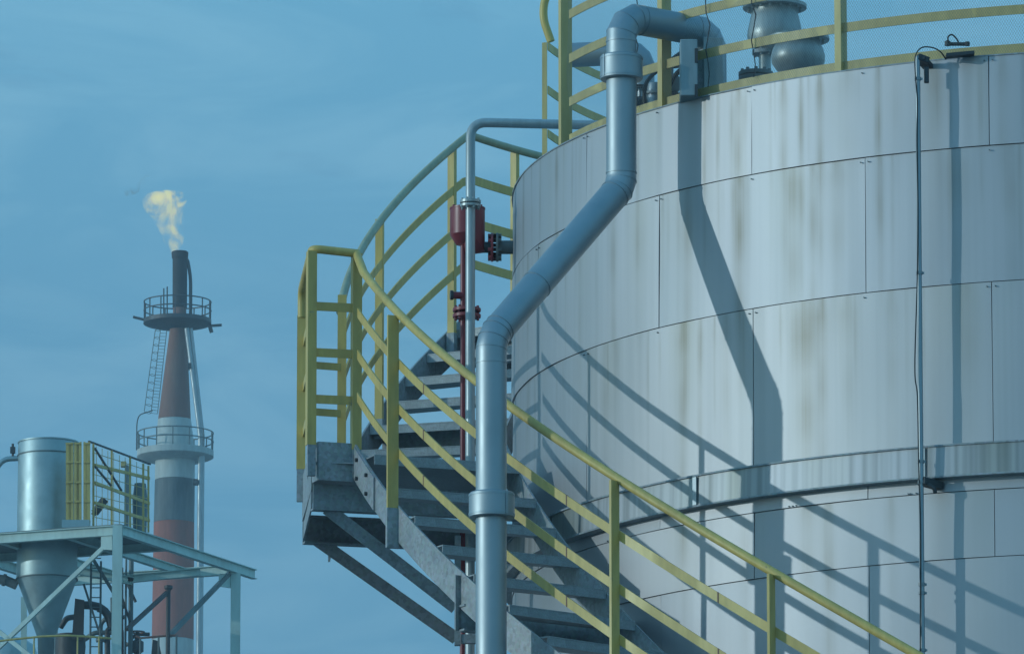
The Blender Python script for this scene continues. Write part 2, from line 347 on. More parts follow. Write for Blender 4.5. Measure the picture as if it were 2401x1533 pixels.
def sheets(name, rows, rad, lift=0.0, bandmode=False):
    """rows: (ztop, zbottom, seam azimuths, streak amount, fine amount); every sheet is a curved plate with open joints and turned edges"""
    vs = []; fs = []; uvs = []; cols = []; stv = []
    for (zt, zb, seams, a1, a2) in rows:
        for i in range(len(seams)-1):
            p0, p1 = seams[i]+GAP/rad*57.3, seams[i+1]-GAP/rad*57.3
            seen = 170 < (p0+p1)/2 % 360 < 275 and zt > 6.8 and zt-zb > .2; n, nz = (110, 9) if seen else (14, 1)
            rd = random.random(); off = random.uniform(0, .004); wv = [random.uniform(0, 6.28) for _ in range(3)]; zs_ = [zt-GAP+(zb-zt+2*GAP)*k/nz for k in range(nz+1)]; ps = [p0+(p1-p0)*k/n for k in range(n+1)]
            # border of turned edges folded back behind the face
            grid = {}
            for r_ in range(-1, nz+2):
                for k in range(-1, n+2):
                    edge = r_ in (-1, nz+1) or k in (-1, n+1)
                    z = zs_[min(max(r_, 0), nz)]; ph = ps[min(max(k, 0), n)]
                    rr = rad-.012 if edge else rad+lift+off+.004*min(max(r_, 0), nz)/nz+(.0011*sin(ph*.33+wv[0]+z*3)+.0008*sin(ph*.71+wv[1]-z*5)+.0006*sin(z*9+wv[2]) if seen else 0)
                    grid[(r_, k)] = len(vs); vs.append(pol(ph, rr, z)); stv.append(stain(ph % 360, z, zt) if seen else 0.0)
            for r_ in range(-1, nz+1):
                for k in range(-1, n+1):
                    fs.append((grid[(r_,k)], grid[(r_,k+1)], grid[(r_+1,k+1)], grid[(r_+1,k)])); cols.append((rd, a1, a2, 1))
                    q = [(min(max(k+d,0),n), min(max(r_+e,0),nz)) for d, e in ((0,0),(1,0),(1,1),(0,1))]
                    uvs.append([(R_(ps[a_])*rad, zt-zs_[b_]) for a_, b_ in q])
    me = bpy.data.meshes.new(name); b0 = org(tank); me.from_pydata([tuple(Vector(v)-b0) for v in vs], [], fs); me.update()
    ul = me.uv_layers.new(name='UVMap'); ul.data.foreach_set('uv', np.array(uvs, dtype=np.float32).ravel())
    ca = me.color_attributes.new('sheet', 'FLOAT_COLOR', 'CORNER'); ca.data.foreach_set('color', np.repeat(np.array(cols, dtype=np.float32), 4, axis=0).ravel())
    sa = me.attributes.new('runoff', 'FLOAT', 'POINT'); sa.data.foreach_set('value', np.array(stv, dtype=np.float32))
    me.polygons.foreach_set('use_smooth', [True]*len(me.polygons)); me.set_sharp_from_angle(angle=R_(30))
    me.materials.append(M['clad'])
    o = bpy.data.objects.new(name, me); C.objects.link(o); o.parent = tank; ORG[o.name] = b0
    return o
def seams(a): return [a+22.15*k for k in range(-9, 8)][:17] if False else sorted([a+22.15*k for k in range(-8, 8)]+[a-22.15*8+360])
A1, A2 = 207.25, 196.25
LED_T, LED_B = 8.038, 7.896
sheets('shell', [(RIM, 9.433, seams(A1), .85, .22), (9.433, 8.795, seams(A2), .5, .6), (8.795, LED_T-.01, seams(A1), .5, .7),
                 (LED_B+.02, 7.832, seams(A2), .2, .3), (7.832, 7.522, seams(A1), .35, .3), (7.522, 6.90, seams(A2), .3, .3),
                 (6.90, 6.0, seams(A1), .4, .6), (6.0, 5.0, seams(A2), .4, .6), (5.0, 4.0, seams(A1), .4, .6), (4.0, 3.0, seams(A2), .4, .6), (3.0, 2.0, seams(A1), .4, .6), (2.0, 1.0, seams(A2), .4, .6), (1.0, .05, seams(A1), .4, .6)], TR)
k_ = MB(); k_.lathe([(TR-.010, .02), (TR-.010, RIM-.01)], (TX, TY, 0), 128); part('shell_core', k_, M['seam'], tank)
# projecting ledge: flat clad face, small top cap, dark underside
led = sheets('ledge', [(LED_T, LED_B, seams(196.6+5.3), 1.5, 4.6)], TR+.05)
k_ = MB(); k_.lathe([(TR-.005, LED_B+.016), (TR+.042, LED_B+.010), (TR+.042, LED_T-.012), (TR-.005, LED_T-.004)], (TX, TY, 0), 128); part('ledge_support', k_, M['galvd'], tank)
k_ = MB()
for (z0, z1, rr) in ((LED_T-.002, LED_T+.006, TR+.060), (LED_B-.004, LED_B+.004, TR+.060)):
    k_.lathe([(TR+.03, z0), (rr, z0), (rr, z1), (TR+.03, z1)], (TX, TY, 0), 128)
part('ledge_trim', k_, M['galvd'], tank)
for ph in [196.6+5.3-.35+22.15*i for i in range(-1, 5)]:
    k_ = MB(); q = pol(ph, TR+.058, (LED_T+LED_B)/2); rd = Vector((cos(R_(ph)), sin(R_(ph)), 0)); k_.box(q, Vector((-rd.y, rd.x, 0))*.012, rd*.003, (0,0,.066)); part('ledge_strap', k_, M['alu'], tank)
k_ = MB(); n = 128; vs = []; fs = []
k_.lathe([(TR+.007, RIM-.002), (TR+.007, RIM+.004), (TR-.05, RIM+.006), (0.3, RIM+.02)], (TX, TY, 0), 128); part('roof', k_, M['galvd'], tank)
scr = None    # self-tapping screws along the joints, those on the visible side
for zt, a in ((RIM, A1), (9.433, A2), (8.795, A1), (LED_T+.03, A2), (7.86, A1+4), (7.86, A1-7)):
    for j in range(0, 3):
        for d in (-.35, .35, 11.0):
            p_ = a+22.15*j+d; q = pol(p_, TR+.010, zt-.022)
            if scr is None:
                k_ = MB(); rd = (q-Vector((TX, TY, q.z))).normalized(); k_.tube([q-rd*.006, q+rd*.003], .003, 6); scr = part('screw', k_, M['steel2'], tank); sp0, sz0 = p_, q.z
            else:
                o = scr.copy(); C.objects.link(o); o.parent = tank; o.rotation_euler = (0, 0, R_(p_-sp0)); o.location = (0, 0, q.z-sz0)

# ------------------------------------------------------------------ spiral stair
stair = thing('spiral_staircase', (TX, TY, 0), 'galvanised spiral stair with yellow railings winding up round the tank', 'staircase')
RO = 4.12; RI = 3.36
hr1 = lambda p: 17.9018-.043878*p
ra = [lambda p: 17.78998-.044515*p, lambda p: 17.83347-.045777*p, lambda p: 17.76078-.046469*p]
st_t = lambda p: 17.63963-.047103*p
st_b = lambda p: 17.59359-.047710*p
DECK = 8.25; C1 = 196.4; PEND = 292
# stringers of the lower flight
def stringer(a, b, r, zt, zb, t, name):
    m = MB(); vs = []; fs = []; ph = arange(a, b, 1.5)
    for p in ph: vs += [pol(p, r-t/2, zb(p)), pol(p, r+t/2, zb(p)), pol(p, r+t/2, zt(p)), pol(p, r-t/2, zt(p))]
    for i in range(len(ph)-1):
        for k in range(4): x, y = i*4+k, i*4+(k+1) % 4; fs.append((x, y, y+4, x+4))
    q = len(ph)*4; fs += [(3,2,1,0), (q-4,q-3,q-2,q-1)]; m.add(vs, fs)
    return m
part('stringer', stringer(C1-.4, PEND, RO, st_t, st_b, .010, 's'), M['galv'], stair)
part('stringer', stringer(C1-1.0, PEND, RI, lambda p: st_t(p)+.02, lambda p: st_b(p)-.01, .010, 's'), M['galvd'], stair)
m_ = MB()     # bolted splice plate at the head of the outer stringer
for i, p in enumerate(arange(C1+.1, C1+4.4, 1.4)[:-1]):
    q = p+4.3/3
    m_.hexa([pol(p,RO+.006,st_b(p)+.004), pol(q,RO+.006,st_b(q)+.004), pol(q,RO+.014,st_b(q)+.004), pol(p,RO+.014,st_b(p)+.004),
             pol(p,RO+.006,st_t(p)-.004), pol(q,RO+.006,st_t(q)-.004), pol(q,RO+.014,st_t(q)-.004), pol(p,RO+.014,st_t(p)-.004)])
spl = part('splice_plate', m_, M['galv'], stair)
for dp in (1.0, 3.1):
    for dz in (-.045, .045):
        p = C1+dp; zc = (st_t(p)+st_b(p))/2+dz; b_ = MB(); q = pol(p, RO+.014, zc); rd = Vector((cos(R_(p)), sin(R_(p)), 0)); b_.tube([q-rd*.002, q+rd*.012], .010, 6)
        part('bolt', b_, M['dark'], spl)
# treads: one mesh, turned and lowered
def tread_mesh(span, ri, ro):
    m = MB(); n = 6; hw = span/2
    def sector(a0, a1, r0, r1, z0, z1):
        vs = []; fs = []; ps = arange(a0, a1, max((a1-a0)/n, .05))
        for p in ps:
            c, s_ = cos(R_(p)), sin(R_(p))
            vs += [(TX+r0*c, TY+r0*s_, z0), (TX+r1*c, TY+r1*s_, z0), (TX+r1*c, TY+r1*s_, z1), (TX+r0*c, TY+r0*s_, z1)]
        for i in range(len(ps)-1):
            for k in range(4): x, y = i*4+k, i*4+(k+1) % 4; fs.append((x, y, y+4, x+4))
        q = len(ps)*4; fs += [(3,2,1,0), (q-4,q-3,q-2,q-1)]; m.add(vs, fs)
    sector(-hw, hw, ri, ro, -.006, 0)
    e = .10
    sector(hw-e, hw, ri, ro, -.045, -.007)
    return m
TR_M = tread_mesh(4.35, RI+.006, RO-.006)
def add_tread(ph, z, first=[None]):
    if first[0] is None:
        o = part('tread', TR_M, M['tread'], stair, smooth=False); first[0] = o
    else:
        o = first[0].copy(); C.objects.link(o); o.parent = stair
    o.location = (0, 0, z); o.rotation_euler = (0, 0, R_(ph)); return o
for k in range(1, 17):
    add_tread(C1+1.0+3.8*k, DECK+.026-.179*k)
# upper flight
U0, DU, HU = 176.5, 3.5, .1715
PLAT = DECK+8*HU
for k in range(1, 9): add_tread(U0-DU*k-1.6, DECK+HU*k)
tl2 = lambda p: DECK+(U0-p)/DU*HU
part('stringer', stringer(U0+.5, U0-DU*8-1, RO, lambda p: tl2(p)+.035, lambda p: tl2(p)-.165, .010, 's'), M['galvd'], stair)
part('stringer', stringer(U0+.5, U0-DU*8-1, RI, lambda p: tl2(p)+.035, lambda p: tl2(p)-.165, .010, 's'), M['galvd'], stair)
# intermediate landing
Apt, Bpt, Cpt, Dpt = Vector((-1.035,36.75,DECK)), Vector((-.972,35.86,DECK)), pol(C1, RO, DECK), pol(178.5, RO, DECK)
I1, I2 = pol(C1, RI, DECK), pol(177, RI, DECK)
Ain, Din = Vector((-1.02, 36.84, DECK)), Dpt
loop = [Bpt+Vector((.0,.012,0)), Cpt, pol(199.6, RO-.02, DECK), pol(199.6, RI, DECK), pol(187, RI, DECK), I2, Dpt, Ain]
loop = [Vector((p.x, p.y, 8.305)) for p in loop]
m_ = MB(); nn = len(loop); m_.add([p-Vector((0,0,.006)) for p in loop]+loop, [tuple(range(nn-1,-1,-1)), tuple(range(nn, 2*nn))]+[(i, (i+1) % nn, nn+(i+1) % nn, nn+i) for i in range(nn)])
m_.bar(pol(199.6, RO-.02, 8.279), pol(199.6, RI, 8.279), .006, .045)
part('landing_deck', m_, M['tread'], stair, smooth=False)
def plate(a, b, z0, z1, t=.006):
    m = MB(); m.bar(Vector((a[0],a[1],(z0+z1)/2)), Vector((b[0],b[1],(z0+z1)/2)), t, z1-z0); return m
f0 = at(747, 1048, 35.868); f1 = at(830, 1048, 35.925)
m_ = plate(f0, f1, 8.215, 8.402); q0 = at(733, 1060, 35.95); m_.bar(Vector((q0.x,q0.y,8.308)), Vector((f0.x-.001,f0.y+.002,8.308)), .006, .187)
part('toe_plate', m_, M['galvd'], stair)
m_ = plate((q0.x-.004, q0.y+.006), (-1.028,36.80), 8.18, 8.40); part('toe_plate', m_, M['galvd'], stair)
# radial channel beams with open sides, and the side member joining their ends
def channel(a, b, z0, z1, fl, side):
    m = MB(); a, b = Vector(a), Vector(b); d = (b-a).normalized(); s_ = Vector((-d.y, d.x, 0))*side; zc = (z0+z1)/2
    m.bar((a.x,a.y,zc), (b.x,b.y,zc), .008, z1-z0); o = s_*fl/2
    for z in (z0+.005, z1-.005): m.bar(Vector((a.x,a.y,z))+o*1.02, Vector((b.x,b.y,z))+o*1.02, fl, .010)
    return m
fb0 = (-.955, 35.95); fb1 = (.18, 36.27)
part('support_beam', channel(fb0, fb1, 8.085, 8.212, .05, 1), M['galvd'], stair)
rb0 = (-1.03, 36.86); rb1 = (TX-TR+.05, 37.14)
part('support_beam', channel(rb0, rb1, 8.075, 8.215, .05, -1), M['galvd'], stair)
part('side_member', plate((-1.022,36.84), (-.962,35.98), 8.10, 8.213, .008), M['galvd'], stair)
for (p, q, Y, Y2) in (((738,1195), (1068,1428), 35.99, 36.2), ((716,1270), (1070,1500), 36.86, 37.05)):
    a = at(p[0]+28, p[1]-4, Y); b = at(q[0], q[1]-4, Y2); m_ = MB(); d = (b-a).normalized(); up = Vector((-d.z, 0, d.x))
    m_.bar(a, b, .006, .062, up); m_.bar(a+d*.12+up*.028+Vector((0,.028,0)), b+up*.028+Vector((0,.028,0)), .05, .006, up)
    part('brace', m_, M['galvd'], stair)
for Y in (36.22, 37.06):
    a = at(1066, 1257, Y); b = at(1072, 1512, Y); m_ = MB(); m_.bar((a.x+.015,Y,a.z), (a.x+.015,Y,b.z), .03, .05, (0,1,0)); m_.bar((a.x+.031,Y,b.z+.03), (.15,Y,b.z+.03), .042, .042); part('wall_bracket', m_, M['galvd'], stair)
# radial support bracket under the lower flight, with its end plate
for ph in (213.3, 236.5, 262):
    a = pol(ph, TR, st_b(ph)-.03); b = pol(ph, RO+.012, st_b(ph)-.03); m_ = channel((a.x,a.y), (b.x,b.y), st_b(ph)-.115, st_b(ph)+.01, .05, 1)
    m_.box(pol(ph, RO+.014, st_b(ph)+.02), Vector((-sin(R_(ph)),cos(R_(ph)),0))*.004, Vector((cos(R_(ph)),sin(R_(ph)),0))*.016, (0,0,.13)); part('support_bracket', m_, M['galvd'], stair)
for ph, z in ((160, tl2(160)-.18), (147, PLAT-.12), (133, PLAT-.12)):
    a = pol(ph, TR, z); b = pol(ph, RO, z); part('support_bracket', channel((a.x,a.y), (b.x,b.y), z-.06, z+.06, .05, 1), M['galvd'], stair)
# top platform behind the tank
m_ = MB(); m_.ringstrip(arange(U0-DU*8, 112, 1.5), (TR+.06+RO)/2, lambda p: PLAT-.004, RO-TR-.06, .008); part('platform_deck', m_, M['tread'], stair)
m_ = MB(); m_.ringstrip(arange(U0-DU*8-.5, 112, 1.5), RO, lambda p: PLAT-.05, .008, .14); part('toe_plate', m_, M['galvd'], stair)
# posts: flat bars set radially, galvanised shoe below
def post(ph, zb, zt, r=RO+.03, w=.056, t=.013, shoe=.19):
    rd = Vector((cos(R_(ph)), sin(R_(ph)), 0)); tg = Vector((-rd.y, rd.x, 0)); c = pol(ph, r, 0)
    m = MB(); m.box((c.x,c.y,(zb+zt)/2), rd*w/2, tg*t/2, (0,0,(zt-zb)/2)); o = part('post', m, M['yellow'], stair)
    if shoe:
        s_ = MB(); s_.box((c.x,c.y,zb-shoe/2-.001), rd*(w/2+.003), tg*(t/2+.003), (0,0,shoe/2)); part('shoe', s_, M['galvd'], o)
    return o
for ph in (204.74, 216.7, 228.65, 240.39, 252.2, 264, 276, 288): post(ph, st_b(ph)+.155, hr1(ph)-.012)
def vpost(p, zb, zt, dx=.044, dy=.020, zs=8.25, yaw=0.0):
    m = MB(); ax = Vector((cos(yaw),sin(yaw),0)); ay = Vector((-ax.y,ax.x,0)); m.box((p.x,p.y,(zb+zt)/2), ax*dx/2, ay*dy/2, (0,0,(zt-zb)/2)); m.box(Vector((p.x,p.y,(zb+zt)/2))-ax*(dx/2-.003)+ay*(.012+dy/2), ax*.003, ay*.012, (0,0,(zt-zb)/2)); o = part('post', m, M['yellow'], stair)
    s_ = MB(); s_.box((p.x,p.y,(zs+zb)/2-.001), ax*(dx/2-.002), ay*(dy/2+.003), (0,0,(zb-zs)/2)); part('shoe', s_, M['galvd'], o)
pB = at(730, 1000, 35.865); pA = at(706, 1000, 36.75); pC = at(836, 1000, 35.92); pD = at(801, 1000, 36.9)
vpost(pB, 8.385, 9.335, zs=8.235, yaw=.27); vpost(pA, 8.43, 9.20, zs=8.27); vpost(pC, 8.372, 9.335, .046, zs=8.235, yaw=.27); vpost(pD, 8.30, 9.335, .044, zs=8.25)
# handrails
def arc(pts, rad, n=6):           # polyline with rounded corners
    pts = [Vector(p) for p in pts]; o = [pts[0]]
    for i in range(1, len(pts)-1):
        a, b, c = pts[i-1], pts[i], pts[i+1]; u = (a-b).normalized(); v = (c-b).normalized()
        k = min(rad if not hasattr(rad, '__len__') else rad[i-1], (a-b).length*.48, (c-b).length*.48)
        p, q = b+u*k, b+v*k
        for j in range(n+1):
            t = j/n; o.append(p*(1-t)**2+b*2*t*(1-t)+q*t*t)
    o.append(pts[-1]); return o
HT = 9.347
top = arc([Vector((pA.x,pA.y,9.19)), Vector((pA.x,pA.y,HT-.02)), Vector((pB.x,pB.y+.0,HT)), Vector((pC.x-.004,pC.y,HT-.012))], [.09,.05], 6)
m_ = MB(); m_.tube(top+[pol(p, RO, hr1(p)) for p in arange(C1+1.6, PEND, 1.2)], .0205, 14); part('handrail', m_, M['yellow'], stair)
hr2 = lambda p: min(9.352+.0449*(177.5-p), 10.69)
m_ = MB(); p_ = [pol(p, 4.063, hr2(p)) for p in arange(178.6, 112, 1.2)]; m_.tube(p_, .0205, 14); part('handrail', m_, M['grail'], stair, label='faded greyish upper handrail')
for f in ra:
    m_ = MB(); m_.ringstrip(arange(C1+.3, PEND, 1.3), RO, f, .008, .047); part('mid_rail', m_, M['yellow'], stair)
for f in ra:
    for ph in (208.6, 224.2, 236.4, 246.5):
        m_ = MB(); m_.ringstrip([ph-.045, ph+.045], RO, f, .0105, .0485); part('weld_seam', m_, M['rust'], stair)
for dz in (.235, .465, .69):
    m_ = MB(); m_.ringstrip(arange(178.3, 112, 1.3), 4.068, lambda p: hr2(p)-dz, .008, .047); part('mid_rail', m_, M['yellow'], stair)
for ph in (162.2, 149.6, 141.4, 131, 121):
    zb = (tl2(ph) if ph > U0-DU*8 else PLAT)+.03
    post(ph, zb, hr2(ph)-.01, 4.082, .040, .028, .10)
for py in (725, 833, 942):
    z = at(790, py, 35.95).z; m_ = MB()
    m_.bar((pB.x+.012, 35.876, z), (pC.x, 35.925, z), .008, .042)
    m_.bar((pB.x+.004, 35.885, z), (pA.x+.012, 36.74, z), .008, .042)
    part('mid_rail', m_, M['yellow'], stair)
for py in (857, 966):
    z = at(770, py, 36.8).z; m_ = MB(); m_.bar((pA.x+.01, 36.77, z), (pD.x-.005, 36.87, z+.006), .008, .036); part('mid_rail', m_, M['yellow'], stair)

# ------------------------------------------------------------------ guard rail on the tank roof
gr = thing('roof_guard_rail', (TX, TY, RIM), 'yellow guard rail with wire netting standing on the rim of the tank roof', 'railing')
RG = TR-.045
ZR = [9.884, 10.076, 10.292, 10.512, 10.75]; G0, G1 = 202.0, 515.0   # open gate between the two ends
for i, z in enumerate(ZR[:-1]):
    m_ = MB(); m_.ringstrip(arange(G0, 330, 2), RG, lambda p: z+(0 if i else .004), .006, .044 if i else .052); part('mid_rail' if i else 'toe_rail', m_, M['yellow2'], gr)
for z in (10.40, 10.63, 10.86):
    m_ = MB(); m_.ringstrip(arange(163.5, 60, 2), TR-.05, lambda p: z, .006, .042); part('mid_rail', m_, M['yellow'], gr)
m_ = MB(); m_.tube([pol(p, RG, 10.97) for p in arange(G0, 330, 2)], .021, 12); part('top_rail', m_, M['yellow2'], gr)
def rpost(px, zb, zt, r=RG+.018, w=.050, t=.034, ph=None):
    if ph is None:
        q = onc(px, 200, r); ph = math.degrees(atan2(q.y-TY, q.x-TX)) % 360
    rd = Vector((cos(R_(ph)), sin(R_(ph)), 0)); tg = Vector((-rd.y, rd.x, 0)); c = pol(ph, r, (zb+zt)/2)
    m = MB(); m.box(c+rd*.004, rd*.004, tg*t/2, (0,0,(zt-zb)/2)); m.box(c+tg*(t/2-.003)-rd*(w/2), tg*.003, rd*w/2, (0,0,(zt-zb)/2)); return part('post', m, M['yellow2'], gr)
for px in (1316, 1550, 1967): rpost(px, RIM-.02, 10.96)
for ph in (258.4, 271, 287, 303, 319): rpost(0, RIM-.02, 10.96, ph=ph)
rpost(0, RIM-.02, 10.88, ph=163.4, w=.018, t=.020)
for ph in (145, 127, 109, 91, 73): rpost(0, RIM-.02, 10.88, ph=ph)
h0 = at(1292, 98, 38.0); h1 = at(1271, 45, 38.0); h2 = at(1276, 0, 38.0); h3 = at(1300, -45, 38.0)
m_ = MB(); m_.tube(arc([h0, h1+Vector((.005,0,0)), h2, h3, at(1345,-75,37.7)], .10, 6), .021, 12); part('end_loop', m_, M['yellow'], gr)
# netting: real open mesh drawn by a procedural weave
nm, t, b = newmat('wire_netting'); nm.surface_render_method = 'DITHERED'
uvn = N(t, 'ShaderNodeUVMap', uv_map='UVMap'); sp = N(t, 'ShaderNodeSeparateXYZ'); L(t, uvn.outputs[0], sp.inputs[0])
def wave(sign):
    a = N(t, 'ShaderNodeMath', operation='MULTIPLY_ADD', ins={1: sign*.62}); L(t, sp.outputs[1], a.inputs[0]); L(t, sp.outputs[0], a.inputs[2])
    s_ = N(t, 'ShaderNodeMath', operation='MULTIPLY', ins={1: 1/.0125}); L(t, a.outputs[0], s_.inputs[0])
    f = N(t, 'ShaderNodeMath', operation='FRACT'); L(t, s_.outputs[0], f.inputs[0])
    c = N(t, 'ShaderNodeMath', operation='LESS_THAN', ins={1: .075}); L(t, f.outputs[0], c.inputs[0]); return c.outputs[0]
mxx = N(t, 'ShaderNodeMath', operation='MAXIMUM'); L(t, wave(1.0), mxx.inputs[0]); L(t, wave(-1.0), mxx.inputs[1])
L(t, mxx.outputs[0], b.inputs['Alpha']); b.inputs['Base Color'].default_value = (.12,.15,.17,1); b.inputs['Roughness'].default_value = .6
def netting(ph, z0, z1, r, name):
    vs = []; fs = []; uv = []; nz = 10
    for i, p in enumerate(ph):
        for k in range(nz+1):
            z = z0+(z1-z0)*k/nz; rr = r+.010*sin(p*.9+z*5)+.006*sin(p*2.3-z*11)
            vs.append(pol(p, rr, z)-Vector(gr.location)); uv.append((R_(p)*r, z))
    for i in range(len(ph)-1):
        for k in range(nz): a = i*(nz+1)+k; fs.append((a, a+1, a+nz+2, a+nz+1))
    me = bpy.data.meshes.new(name); me.from_pydata([tuple(v) for v in vs], [], fs); ul = me.uv_layers.new(name='UVMap')
    for lp in me.loops: ul.data[lp.index].uv = uv[lp.vertex_index]
    me.polygons.foreach_set('use_smooth', [True]*len(me.polygons)); me.materials.append(nm)
    o = bpy.data.objects.new(name, me); C.objects.link(o); o.parent = gr
netting(arange(G0+.3, 330, 2), RIM+.012, 10.95, RG+.012, 'netting')
m_ = MB()    # lacing wires where two lengths of netting meet
for ph in (214.5, 224.0, 229.2):
    m_.tube([pol(ph+.25*sin(k*1.7), RG+.018+.006*sin(k*2.1), RIM+.05+k*.06) for k in range(16)], .0028, 5)
part('lacing_wire', m_, M['dark'], gr)

# ------------------------------------------------------------------ jacketed vapour pipe
P0 = at(1152, 800, 34.24)
vp = thing('jacketed_pipe', (P0.x, P0.y, 0), 'thick silver jacketed pipe rising before the stair and slanting up to the roof', 'pipe')
p_lo = at(1152, 792, 34.24); p_hi = at(1457, 437, 34.82); p_top = at(1457, 40, 34.82); p_end = at(1668, 79, 35.17)
PR = .071
def ringseam(m, p, d, r, w=.006, h=.0025):
    d = Vector(d).normalized(); m.lathe([(r, -w/2), (r+h, -w/2), (r+h, w/2), (r, w/2)], p, 36, d)
def gore(a, b, c, k, n):      # segmented elbow from a over corner b to c, cut back k: real lobster-back bend
    u = (a-b).normalized(); v = (c-b).normalized(); p, q = b+u*k, b+v*k
    th = pi-u.angle(v); Rb = k/tan(th/2); bis = (u+v).normalized(); cen = b+bis*(sqrt(k*k+Rb*Rb))
    e1 = (p-cen).normalized(); ax = e1.cross((q-cen).normalized()).normalized(); pts = [p]
    for i in range(n):        # tangent polygon of the bend
        am = th*(i+.5)/n; pts.append(cen+(Matrix.Rotation(am, 3, ax) @ e1)*Rb/cos(th/n/2))
    pts.append(q); return pts
e_lo = gore(Vector((p_lo.x,p_lo.y,0)), p_lo, p_hi, .075, 3)
e_hi = gore(p_lo, p_hi, p_top, .06, 2)
e_tp = gore(p_hi, p_top, p_end, .115, 3)
e_dn = gore(p_top, p_end, Vector((p_end.x, p_end.y, 9.5)), .10, 3)
def run(name, pts, mat, seams=(), r=PR):
    m = MB(); m.tube(pts, r, 40); 
    for i in range(1, len(pts)-1):
        if name == 'elbow':   # raised bead on each mitre
            dd = ((pts[i]-pts[i-1]).normalized()+(pts[i+1]-pts[i]).normalized()).normalized(); ringseam(m, pts[i], dd, r*1.012, .004, .0015)
    for f in seams: ringseam(m, pts[0].lerp(pts[1], f), pts[1]-pts[0], r)
    return part(name, m, mat, vp, ang=25 if name != 'elbow' else 22)
run('lower_run', [Vector((p_lo.x,p_lo.y,0)), e_lo[0]], M['alu'], (.55,.995))
run('elbow', e_lo, M['alu']); run('slanted_run', [e_lo[-1], e_hi[0]], M['alu'], (.004,.32,.997))
run('elbow', e_hi, M['alu']); run('upper_run', [e_hi[-1], e_tp[0]], M['alu'], (.006,.82,.99))
run('elbow', e_tp, M['alud']); run('roof_run', [e_tp[-1], e_dn[0]], M['alud'], (.01,.98))
run('elbow', e_dn, M['alud']); run('drop_run', [e_dn[-1], Vector((p_end.x,p_end.y,RIM))], M['alud'])
def collar(px, y0, y1, Y, r):
    a = at(px, y1, Y).z; b = at(px, y0, Y).z; c = at(px, (y0+y1)/2, Y); m = MB()
    m.lathe([(PR+.001, a-.004), (r-.004, a-.004), (r, a), (r, b-.006), (r-.006, b), (PR+.001, b+.004)], (c.x, c.y, 0), 48); o = part('collar', m, M['alu'], vp, ang=30)
    j = MB(); ph = -50 if px < 1300 else 215
    q = Vector((c.x+r*cos(R_(ph)), c.y+r*sin(R_(ph)), (a+b)/2)); rd = Vector((cos(R_(ph)), sin(R_(ph)), 0)); j.box(q+rd*.001, Vector((-rd.y,rd.x,0))*.006, rd*.0025, (0,0,(b-a)/2-.004))
    for z in (a+.012, b-.014): j.lathe([(r, z-.004), (r+.002, z-.004), (r+.002, z+.004), (r, z+.004)], (c.x,c.y,0), 48)
    part('clamp_strip', j, M['alud'], o)
collar(1153, 1155, 1212, 34.24, .105); collar(1457, 132, 186, 34.82, .100)
# pipe supports back to the tank
m_ = MB()
for z in (6.2, 3.2): q = Vector((p_lo.x,p_lo.y,z)); m_.lathe([(PR+.001,-.02),(PR+.009,-.02),(PR+.009,.02),(PR+.001,.02)], q, 36); m_.bar(q+Vector((.08,.05,0)), q+Vector((.55,.6,0)), .05, .05)
part('pipe_clamp', m_, M['galvd'], vp)

# boxed-in valve on the rim, cut round the rails
bx = thing('insulation_box', at(1650, 235, 35.1), 'grey sheet metal box on the tank rim where the jacketed pipe comes down', 'box')
a0 = at(1595, 92, 34.80); a1 = at(1636, 238, 34.80)
m_ = MB(); m_.abox((a0.x, 34.80, RIM-.004), (a1.x, 35.0, a0.z)); part('front_cover', m_, M['pipe2'], bx, bevel=.004)
a2 = at(1649, 88, 35.0); a3 = at(1702, 224, 35.0)
m_ = MB(); m_.hexa([Vector((a2.x,34.99,RIM)), Vector((a3.x-.012,35.0,RIM)), Vector((a3.x+.01,35.28,RIM)), Vector((a2.x,35.40,RIM)), Vector((a2.x,34.99,a2.z)), Vector((a3.x-.012,35.0,a2.z)), Vector((a3.x+.01,35.28,a2.z-.03)), Vector((a2.x,35.40,a2.z))]); part('rear_cover', m_, M['pipe'], bx, bevel=.004)  # brightness put into the colour: paler grey offsets the front cover's shadow
m_ = MB(); m_.abox((a1.x-.01, 35.003, RIM), (a2.x+.02, 35.06, a0.z-.01)); part('joint_strip', m_, M['galvd'], bx)
for (px, py, hz) in ((1632, 130, .035), (1632, 212, .03)):
    q = at(px, py, 34.79); m_ = MB(); m_.abox((q.x-.006, 34.795, q.z-hz), (q.x+.0085, 34.806, q.z+hz)); part('cut_out', m_, M['dark'], bx)
# second jacketed pipe behind the first
q = at(1506, 190, 36.2); rp = thing('roof_pipe', (q.x, q.y, RIM), 'second jacketed pipe bending over on the roof right behind the tall pipe', 'pipe')
qt = at(1503, 122, 36.2); m_ = MB(); pts = gore(Vector((q.x,q.y,RIM)), Vector((q.x,q.y,qt.z)), Vector((q.x-.5,q.y+.1,qt.z)), .085, 4)
m_.tube([Vector((q.x,q.y,RIM))]+pts+[Vector((q.x-.40,q.y+.08,qt.z))], .060, 32); part('pipe_run', m_, M['alud'], rp, ang=22)
m_ = MB(); ringseam(m_, (q.x,q.y,qt.z-.085), (0,0,1), .060, .012); part('seam_band', m_, M['galvd'], rp)
